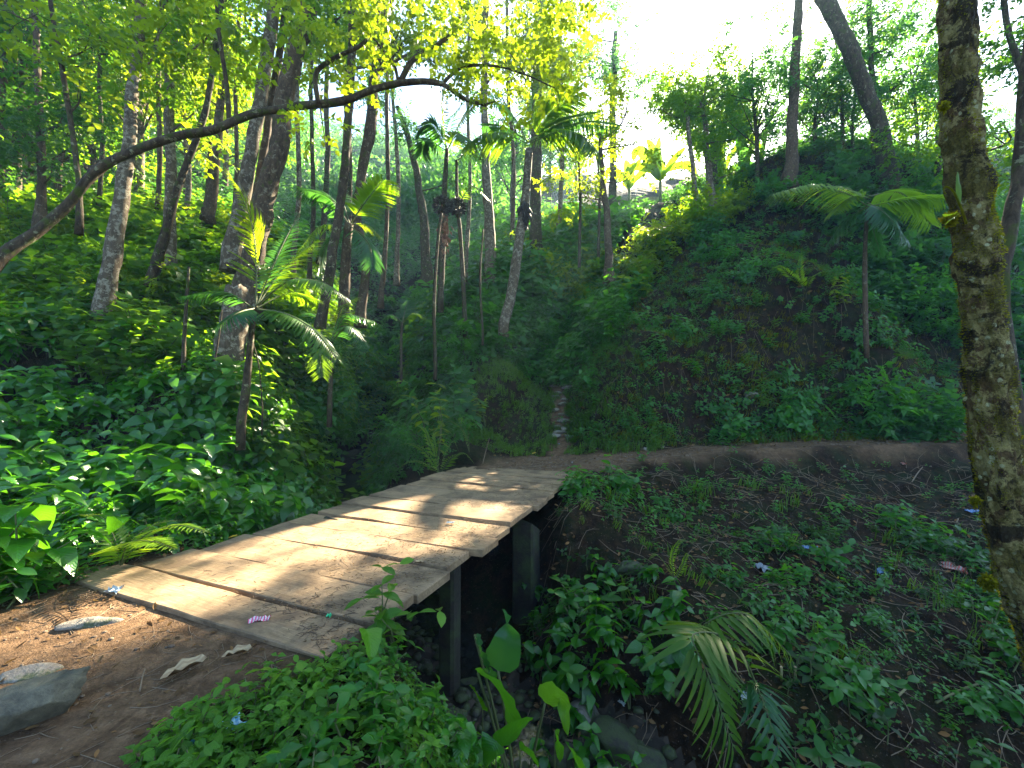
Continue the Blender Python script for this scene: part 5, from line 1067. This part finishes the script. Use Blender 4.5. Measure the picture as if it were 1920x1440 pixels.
BL = {'gully': [(560, 780), (600, 740), (650, 720), (700, 690), (640, 800), (580, 830), (540, 860), (740, 740), (780, 760), (690, 640), (760, 650), (820, 660), (870, 670), (620, 660), (560, 700), (500, 740), (520, 790), (730, 570), (800, 560), (860, 560), (660, 560), (900, 600), (980, 590), (840, 720), (900, 640), (1000, 640), (1040, 600), (1010, 560), (770, 500), (850, 480), (930, 520), (700, 520), (470, 820), (760, 820), (790, 850), (1080, 590), (1120, 600), (1150, 560), (1060, 530), (730, 470), (800, 450), (680, 470)],
      'lit': [(1060, 500), (1100, 470), (1140, 500), (1180, 470), (1210, 500), (1100, 530), (1160, 440), (1210, 430), (1250, 440), (1290, 420), (1340, 410), (1380, 390), (1230, 410), (1020, 460), (980, 470), (1050, 430), (1110, 410), (1310, 400), (1400, 385), (940, 470), (1000, 430), (1085, 440), (1070, 520), (1120, 490), (1160, 520), (1200, 540), (1090, 560), (1220, 470), (1040, 540)],
      'hill': [(1700, 430), (1750, 460), (1700, 500), (1750, 540), (1680, 560), (1720, 590), (1880, 480), (1900, 560), (1880, 620), (1640, 420), (1580, 410), (1530, 380), (1760, 400), (1720, 370), (1600, 370), (1900, 420), (1450, 380), (1500, 360), (1560, 350), (1740, 350), (1650, 500), (1760, 620), (1690, 806), (1725, 790), (1755, 812), (1660, 770)],
      'left': [(20, 520), (60, 480), (110, 500), (160, 520), (230, 520), (280, 540), (90, 560), (340, 560), (380, 540), (250, 470), (130, 440), (200, 450), (300, 470), (360, 470), (420, 500), (30, 440), (80, 420), (350, 420), (560, 560), (590, 600), (520, 620), (380, 600), (540, 500), (430, 440), (20, 580), (130, 570)]}
for s, q in BL.items():
    lab, grp = BG[s]
    for i, (px, py) in enumerate(q):
        pr = BPR[s][i % len(BPR[s])]; g = G(px, py + 12, 7)
        if i >= len(BPR[s]) and shades_patch(np.array([g + (0, 0, .8)]))[0]: continue
        sc = RNG.uniform(.7, 1.15) * (.75 if g[1] < 12 else 1.0 + max(0, g[1] - 20) * .02)
        if i < len(BPR[s]): o = pr; o.location = tuple(g)
        else: o = copy_thing(pr, tuple(g), 0, 1, lab, grp)
        o.rotation_euler = (0, 0, RNG.random() * 6.28); o.scale = (sc, sc, sc * RNG.uniform(.8, 1.3))
# ---------------------------------------------------------------- rocks, steps, litter
def rock_mat(name, a, b_, moss=0.):
    b = N(name); o = b.obj(); n1 = b.noise(o, 4, 8, .7, .4); n2 = b.noise(o, 40, 5, .7)
    col = b.ramp(n1, [(.35, a), (.6, b_)]); col = b.mix(.4, col, b.ramp(n2, [(.3, .3), (.65, 1.)]), 'MULTIPLY')
    col = b.mix(b.ramp(n1, [(.62, 0.), (.66, .5)]), col, tuple(np.array(b_) * 1.7))
    if moss: col = b.mix(b.ramp(b.noise(o, 6, 6, .7), [(.55 - moss * .2, 0.), (.65 - moss * .2, .9)]), col, (.035, .05, .012))
    return b.done(b.bsdf(col, .75, b.bump(b.math('ADD', n1, b.math('MULTIPLY', n2, .4)), .8, .03)))
M_ROCK = rock_mat('grey_rock', (.045, .037, .022), (.17, .145, .09)); M_WETROCK = rock_mat('dark_mossy_rock', (.014, .012, .009), (.042, .036, .025), .8); M_CRUMB = rock_mat('brown_stone', (.08, .05, .03), (.19, .135, .085)); M_STEP = rock_mat('pale_step_rock', (.12, .10, .08), (.28, .25, .20), .25)
def rock(sx, sy, sz, seed, cuts=7, sub=4):
    import bmesh
    bm = bmesh.new(); bmesh.ops.create_icosphere(bm, subdivisions=sub, radius=1); V = np.array([v.co for v in bm.verts]); T = np.array([[v.index for v in f.verts] for f in bm.faces]); bm.free()
    rg = np.random.default_rng(seed)
    for k in range(cuts):
        n = norm(rg.normal(size=3)); d = rg.uniform(.55, .85); s = V @ n; V = V - np.maximum(0, s - d)[:, None] * n * .92
    V = V * (1 + .10 * fbm(V[:, 0] * 2 + seed, V[:, 1] * 2 + V[:, 2] * 1.7, seed, 4))[:, None] + norm(V) * (.03 * fbm(V[:, 0] * 8, V[:, 1] * 8 + V[:, 2] * 7, seed + 3, 3))[:, None]
    return V * (sx, sy, sz), T, None, np.full(len(V), .5)
def put(name, label, cat, g, mat, loc, rz=0, group=None, sink=0., tilt=(0, 0), smooth=True):
    o = bpy.data.objects.new(name, mesh_data(name, g, mat, smooth)); COL.objects.link(o); o.location = (float(loc[0]), float(loc[1]), float(loc[2]) - sink); o.rotation_euler = (tilt[0], tilt[1], rz)
    return tag(o, label, cat, group)
x, y = gp(55, 1345); put('boulder', 'wedge-shaped grey boulder lying on the dirt path at the lower left corner', 'rock', rock(.30, .15, .14, 5, 18, 5), M_ROCK, (x, y, .05), R(34), tilt=(R(6), R(-14)))
x, y = gp(165, 1168); put('half_buried_stone', 'flat pale stone half buried in the sunlit dirt', 'rock', rock(.20, .07, .05, 8), M_STEP, (x, y, -.015), R(20))
x, y = gp(60, 1262); put('half_buried_stone', 'low tan stone poking from the dirt behind the boulder', 'rock', rock(.16, .08, .05, 9), M_STEP, (x, y, -.01), R(10))
for k, (px, py, s, lab) in enumerate([(692, 868, .55, 'mossy boulder in the stream bed between the bushes'), (650, 925, .36, 'yellowish rounded rock in the stream close to the deck edge'), (610, 905, .25, 'small dark rock at the left side of the stream'), (735, 830, .6, 'large dark boulder blocking the upper stream'), (660, 845, .42, 'wet black boulder upstream at the foot of the left bank'), (700, 815, .5, 'dark boulder in shade at the top of the visible stream')]):
    g = G(px, py + 8, 6); put('stream_boulder', lab, 'rock', rock(s, s * .8, s * .65, 20 + k, 6), M_WETROCK if k != 1 else M_ROCK, g, k * 1.3, sink=s * .15)
for k, (px, py, s) in enumerate([(1100, 1340, .22), (1150, 1390, .3), (1060, 1420, .16), (880, 1290, .2), (1210, 1420, .22), (840, 1350, .15)]):
    g = G(px, py, 2.2); put('stream_rock', ['tan upright rock slab in the stream right of the elephant ear', 'flat grey rock beside the water near the lower edge', 'small wet rock under the elephant ear leaves', 'dark rock in the shade under the deck', 'mossy rock at the foot of the lower right slope', 'small black rock in the water below the deck edge'][k], 'rock', rock(s, s * .75, s * .6, 40 + k, 6), M_STEP if k == 0 else M_WETROCK, g, k * 2.1, sink=s * .1)
# stepping stones up the mound
SS = [(1046, 838, .17), (1073, 834, .13), (1048, 815, .22), (1078, 812, .20), (1050, 797, .24), (1080, 796, .26), (1096, 783, .18), (1042, 778, .20), (1068, 774, .26), (1040, 762, .22), (1060, 757, .18), (1038, 748, .24), (1056, 740, .17), (1044, 730, .22), (1062, 722, .15), (1050, 714, .17)]
sp_ = [mesh_data('step_stone', rock(1, .7, .42, 60 + k, 8), M_STEP) for k in range(4)]
stc = catmull(STEPS[1:6], 60)
for k in range(19):
    c_ = stc[int(2 + k * 2.95)]; xo = (.17, -.16, .02)[k % 3] + RNG.normal() * .07; s = RNG.uniform(.15, .30); x = c_[0] + xo; y = c_[1] + RNG.normal() * .05
    o = bpy.data.objects.new('step_stone', sp_[k % 4]); COL.objects.link(o); o.location = (x, y, float(hgt(x, y)) + s * .10); o.scale = (s, s, s * .8); o.rotation_euler = (RNG.normal() * .1, RNG.normal() * .1, RNG.random() * 3 - 1.5)
    tag(o, 'one of the rough flat stones forming the steps up the mound', 'step stone', 'stone steps up the mound')
for k, (px, py, s, lab) in enumerate([(1352, 832, .14, 'pale angular stone on the near edge of the path'), (1212, 842, .16, 'flat pale stone lying in the path bend'), (1240, 838, .12, 'small flat stone beside the path bend stone'), (1075, 850, .1, 'small stone at the foot of the steps'), (1410, 740, .3, 'half-buried pale rock in the dark bank'), (1640, 760, .4, 'large dark rock face under the overhanging bank'), (1180, 1065, .28, 'flat dark rock set in the slope beside the bridge plants')]):
    g = G(px, py, 3); put('stone', lab, 'rock', rock(s, s * .7, s * .4, 80 + k, 7), M_STEP if k < 5 else M_WETROCK, g, k, sink=s * .08)

# man-made litter and single fallen leaves
def flat_mat(name, c1, c2, sc=18, rough=.35, thr=.5):
    b = N(name); n = b.n('ShaderNodeTexWave', {'Vector': b.obj(), 'Scale': sc, 'Distortion': 3.}).outputs['Fac']
    return b.done(b.bsdf(b.mix(b.ramp(n, [(thr - .04, 0.), (thr + .04, 1.)]), c1, c2), rough, **{'Specular IOR Level': .6}))
def crumple(lx, ly, amp, seed, n=9):
    u, v = np.meshgrid(np.linspace(-.5, .5, n), np.linspace(-.5, .5, n), indexing='ij'); x = u * lx + fbm(u * 5 + seed, v * 5, seed, 2) * lx * .18; y = v * ly + fbm(u * 5, v * 5 + seed, seed + 2, 2) * ly * .22
    z = amp * (fbm(u * 4 + seed, v * 4, seed + 5, 3) + .6); i, j = np.meshgrid(np.arange(n - 1), np.arange(n - 1), indexing='ij'); q = (i * n + j).ravel()
    top = np.stack([x.ravel(), y.ravel(), z.ravel()], -1); bot = top - (0, 0, .0015); T = np.concatenate([np.stack([q, q + n, q + n + 1], -1), np.stack([q, q + n + 1, q + 1], -1)])
    return np.vstack([top, bot]), np.vstack([T, T[:, ::-1] + n * n]), None, None
PINK = flat_mat('pink_wrapper', (.55, .50, .48), (.60, .05, .16), 16); BLUE = flat_mat('blue_wrapper', (.02, .13, .36), (.26, .30, .34), 14, thr=.7); CLEAR = flat_mat('clear_blue_wrapper', (.22, .42, .52), (.06, .25, .42), 10)
REDM = flat_mat('red_bag', (.28, .035, .02), (.20, .17, .14), 9); GREYM = flat_mat('grey_card', (.16, .18, .20), (.2, .22, .24)); GREENM = flat_mat('green_cap', (.02, .45, .18), (.02, .4, .15)); WHITEM = flat_mat('white_scrap', (.38, .38, .36), (.22, .30, .32)); YEL = flat_mat('yellow_leaf', (.55, .36, .02), (.45, .28, .02)); TAN = flat_mat('tan_leaf', (.34, .24, .12), (.26, .17, .08), rough=.7)
def dk(px, py): 
    x, y = gp(px, py); return np.array((x, y, .006))
def lit_(name, lab, cat, px, py, lx, ly, amp, mat, seed, deck=False, rz=0., y0=1.5):
    g = dk(px, py) if deck else G(px, py, y0); put(name, lab, cat, crumple(lx, ly, amp, seed), mat, g + np.array((0, 0, .008)), rz, smooth=False)
lit_('sweet_wrapper', 'pink and white sweet wrapper on the muddy near planks', 'wrapper', 487, 1168, .13, .05, .03, PINK, 1, True, .35)
lit_('bottle_cap', 'small green plastic scrap on the muddy near planks', 'cap', 617, 1160, .035, .03, .02, GREENM, 2, True)
lit_('foil_scrap', 'pale blue-white foil scrap by the left end of the deck', 'litter', 214, 1114, .10, .07, .04, WHITEM, 3, True)
lit_('plastic_wrapper', 'torn transparent blue wrapper among the creeping plants at the bottom', 'wrapper', 408, 1392, .20, .09, .05, CLEAR, 4, False, .9)
lit_('plastic_ring', 'white ring-shaped scrap in the middle of the deck', 'litter', 845, 982, .10, .05, .01, WHITEM, 5, True)
for px, py, s, m, nm, lab, ct in [(1520, 1033, .2, BLUE, 'plastic_wrapper', 'bright blue and white wrapper on the slope, upper one left of the plain blue scrap', 'wrapper'), (1655, 1077, .2, BLUE, 'plastic_scrap', 'plain blue plastic scrap on the slope left of the red bag', 'litter'), (1428, 1004, .12, BLUE, 'plastic_scrap', 'tiny blue scrap highest and leftmost on the slope', 'litter'), (1822, 962, .2, BLUE, 'plastic_scrap', 'light blue scrap beside the foreground trunk', 'litter'),
    (1782, 1072, .36, REDM, 'plastic_bag', 'crumpled red and grey bag near the foreground trunk', 'bag'), (1430, 1070, .22, GREYM, 'card_scrap', 'square grey card lying on the slope', 'litter'), (1395, 1310, .14, WHITEM, 'plastic_scrap', 'whitish crumpled plastic on the lower slope by the palm fronds', 'litter'), (1558, 1268, .12, TAN, 'card_scrap', 'tan crumpled scrap on the lower right slope', 'litter'), (1693, 872, .16, REDM, 'plastic_scrap', 'small red and blue scrap just below the path', 'litter'), (1166, 1322, .08, WHITEM, 'plastic_scrap', 'bluish-white scrap at the water edge', 'litter'), (1048, 834, .07, BLUE, 'bottle_cap', 'small blue and white cap at the foot of the steps', 'cap'), (1073, 870, .16, WHITEM, 'plastic_straw', 'short white straw lying on the path at the far end of the deck', 'straw')]:
    g = G(px, py, 2.2); lit_(nm, lab, ct, px, py, s, s * (.6 if nm != 'plastic_straw' else .15), s * .3, m, int(px), False, px * .01, 2.2)
for px, py, s, dkf, lab in [(427, 1012, .10, True, 'yellow fallen leaf on the left edge of the deck'), (998, 853, .17, False, 'bright yellow fallen leaf on the path beyond the deck'), (1572, 1087, .26, False, 'large yellow dead leaf on the slope'), (1480, 800, .26, False, 'orange-brown leaf right of the others above the path'), (1385, 805, .24, False, 'curled orange leaf at the foot of the dark bank'), (1322, 826, .16, False, 'small orange leaf on the path edge'), (1390, 790, .2, False, 'brown leaf just above the curled orange leaf'), (670, 912, .14, False, 'yellow leaf lying in the stream bed')]:
    g = dk(px, py) if dkf else G(px, py, 3); put('fallen_leaf', lab, 'leaf', (lambda t: (t[0] * s, t[1], t[2], t[3]))(leaf_tpl(5, .55, 'oval', .4, -.2, .05)), YEL, g + np.array((0, 0, .015)), px * .1, smooth=True)
for px, py, s, dkf, lab, rz in [(797, 1058, .11, True, 'curled brown leaf at the right side of the deck', 2.), (300, 1280, .22, True, 'long curled tan leaf on the dirt right of the boulder', -.9), (415, 1238, .17, True, 'smaller crinkled tan leaf on the dirt near the deck corner', -1.3), (890, 1028, .07, True, 'small pale curled leaf near the deck edge', .4)]:
    put('dry_leaf', lab, 'leaf', (lambda t: (t[0] * s, t[1], t[2], t[3]))(leaf_tpl(7, .42, 'oval', .9, -.15, .06)), TAN, dk(px, py) + np.array((0, 0, .012)), rz)
# sticks
def stick(lab, a, b, r, mat=M_TWIG, name='stick', mid=0.02):
    a = np.array(a); b = np.array(b); m = (a + b) / 2 + (0, 0, mid); c = catmull([a, m, b], 14)
    single(name, lab, 'stick', tube(c, [r, r * .7], 7, .15, 3), mat, loc=a)
M_CANE = stem_mat('green_cane', (.10, .10, .03), (.20, .17, .07))
for lab, q0, q1, r, m in [('short orange-tipped stick standing in the dirt beside the curled tan leaf', (262, 1300), (272, 1262), .004, M_TWIG), ('long green cane lying diagonally on the lower right slope', (1600, 1400), (1700, 1296), .016, M_CANE), ('green cane pointing up right toward the foreground trunk', (1755, 1320), (1842, 1284), .014, M_CANE), ('thin cane lying level in the middle of the lower right slope', (1535, 1250), (1632, 1268), .014, M_CANE),
    ('brown stick lying across the water at the bottom', (1060, 1390), (1205, 1422), .012, M_TWIG), ('pale broken branch leaning out of the bank beside the bridge post', (1035, 1062), (1125, 1105), .008, M_TWIG), ('short stake leaning on the slope under the path edge', (1745, 875), (1752, 940), .018, M_TWIG), ('leaning stick near the foreground trunk', (1775, 1022), (1797, 975), .016, M_TWIG), ('grey stick propped on the slope below the path', (1710, 905), (1730, 878), .014, M_TWIG), ('pale twig lying along the path', (1600, 824), (1685, 818), .012, M_TWIG), ('thin dry stick leaning by the ferns at the far left of the deck', (905, 872), (918, 822), .010, M_TWIG)]:
    a = G(*q0, 1.6); b2 = P(q1[0], q1[1], a[1] + .05); gb = G(*q1, 1.6)
    if abs(gb[1] - a[1]) < 1.2: b2 = gb
    stick(lab, a + (0, 0, .01), b2 + (0, 0, .02), r, m)
for px, py, lab in [(1465, 1275, 'left of two cut green stalks with pale ends'), (1491, 1275, 'right of two cut green stalks with pale ends')]:
    g = G(px, py, 3); o = thing('cut_stalk', lab, 'stalk', g); t_ = P(px, py - 24, g[1] - .02); part('stalk', tube(np.array([g - (0, 0, .05), t_]), [.013, .013], 10), M_CANE, o); part('cut_end', tube(np.array([t_, t_ + (0, -.002, .003)]), [.0135, .0135], 10), TAN, o)
# sticks standing left of centre: dead saplings and aerial roots
for lab, q, wd in [('bare dead sapling with peeling bark left of the stump', [(343, 700, 8.2), (345, 640, 8.2), (350, 560, 8.2), (354, 500, 8.2)], (9, 4)), ('thin aerial root hanging beside the stump', [(392, 740, 8), (402, 680, 8), (412, 620, 8), (416, 580, 8)], (4, 2)), ('thin hanging stem right of the young palm', [(492, 765, 7.6), (486, 690, 7.6), (474, 640, 7.6)], (3, 2)), ('slim bare pole standing in the dark centre gully', [(816, 680, 12), (814, 560, 12), (822, 440, 12), (828, 400, 12)], (7, 5)), ('slim vine-like stem right of the dark pole', [(905, 620, 14), (900, 520, 14), (906, 430, 14)], (5, 3)),
                   ('thin sapling stem rising through the sunlit thicket', [(1086, 480, 18), (1088, 380, 18), (1084, 280, 18)], (6, 4)), ('second thin sapling stem in the sunlit thicket', [(1122, 470, 19), (1124, 370, 19), (1120, 290, 19)], (6, 4))]:
    c = trunk_path(q, 20); single('bare_stem', lab, 'stem', tube(np.vstack([c[0] - (0, 0, .5), c]), np.array(wd) / FPX * q[0][2] / 2, 6, .25, 3), B_DARK, loc=c[0])
# debris on the deck
gs = []
def deckpt(u, v): q = b0 + bd * u + bn * v; return q
for k in range(1500):
    u_, v_ = RNG.random() ** 1.7 * 6.4, abs(RNG.normal()) * (.75 if RNG.random() < .7 else 1.6)
    if v_ > 2.6 or u_ < .1: continue
    q = deckpt(u_, v_); a = RNG.random() * 6.28; l = RNG.uniform(.02, .11); m_ = q + np.array((math.cos(a), math.sin(a))) * l * .5; e = m_ + np.array((math.cos(a + RNG.normal() * .6), math.sin(a + RNG.normal() * .6))) * l * .5
    gs.append(tube(np.array([(q[0], q[1], .012), (m_[0], m_[1], .018), (e[0], e[1], .012)]), [.0026, .0012], 3, cap=False))
stuff('needle_litter', 'dry needles and twiglets strewn over the muddy side of the deck', 'twig litter', merge(gs), stem_mat('needle', (.05, .03, .018), (.14, .09, .05)))
u_ = RNG.random(3200) ** 1.9 * 6.4; v_ = np.abs(RNG.normal(0, .85, 3200)); m = (v_ < 2.6) & (u_ > .1); pq = b0 + u_[m, None] * bd + v_[m, None] * bn
stuff('leaf_litter', 'crumbs of brown leaf and soil on the deck', 'leaf litter', place(T_DEAD, np.column_stack([pq, np.full(m.sum(), .008)]), frames(U3(m.sum()) * (1, 1, .1), RNG.normal(0, .35, (m.sum(), 3)) + (0, 0, 1)), RNG.uniform(.005, .024, m.sum())), M_LF['dead'])
# low pale wall on the skyline
wl = box(P(1205, 374, 33), 6.0, .3, .35, bev=.02, seed=2, sub=6); single('low_wall', 'low pale wall line on the skyline left of the bananas', 'wall', wl, M_STEP, smooth=False)

# pebbles: uncountable small stones in the stream and on the trodden paths
def pebbles(n, line, half, smin, smax, lift):
    import bmesh
    bm = bmesh.new(); bmesh.ops.create_icosphere(bm, subdivisions=1, radius=1); V0 = np.array([v.co for v in bm.verts]); T0 = np.array([[v.index for v in f.verts] for f in bm.faces]); bm.free()
    seg = np.linalg.norm(np.diff(line[:, :2], axis=0), axis=1); cum = np.concatenate([[0], np.cumsum(seg)]); t = RNG.random(n) * cum[-1]
    x = np.interp(t, cum, line[:, 0]) + RNG.normal(0, half, n); y = np.interp(t, cum, line[:, 1]) + RNG.normal(0, half, n); m = ~inside_bridge(x, y, 0) | (hgt(x, y) < -.6); x, y = x[m], y[m]; n = len(x)
    s = smin + (smax - smin) * RNG.random(n) ** 3; V = V0[None] * (s[:, None, None] * np.stack([RNG.uniform(.7, 1.3, n), RNG.uniform(.6, 1.2, n), RNG.uniform(.35, .7, n)], -1)[:, None]) * (1 + RNG.uniform(-.18, .18, (n, len(V0), 1)))
    V = np.einsum('nij,nvj->nvi', rotz(RNG.random(n) * 6.28), V) + np.stack([x, y, hgt(x, y) + s * lift], -1)[:, None]
    T = T0[None] + (np.arange(n) * len(V0))[:, None, None]; return V.reshape(-1, 3), T.reshape(-1, 3), None, np.repeat(RNG.random(n), len(V0))
stuff('pebbles', 'wet dark pebbles and cobbles lining the stream bed', 'pebbles', pebbles(2600, STREAM[4:12], .38, .015, .09, .2), M_WETROCK)
stuff('pebbles', 'small pale stones and crumbs scattered on the path beyond the bridge', 'pebbles', pebbles(1000, PATH[:7], .42, .008, .045, .2), M_CRUMB)
stuff('pebbles', 'little stones and soil crumbs on the near dirt path', 'pebbles', pebbles(600, NEARP[:4], .6, .004, .02, .2), M_CRUMB)
# ---------------------------------------------------------------- air
hb = box((0, 38, 22), 190, 150, 66, bev=.01)
V = hb[0]; 
hm, hnt, ho = newmat('haze_air'); pv = hnt.nodes.new('ShaderNodeVolumePrincipled')
pv.inputs['Color'].default_value = (.50, .78, 1, 1); pv.inputs['Density'].default_value = .0013; pv.inputs['Anisotropy'].default_value = .2
hnt.links.new(pv.outputs[0], ho.inputs[1])
stuff('haze', 'pale blue morning haze hanging in the valley air', 'haze', hb, hm)
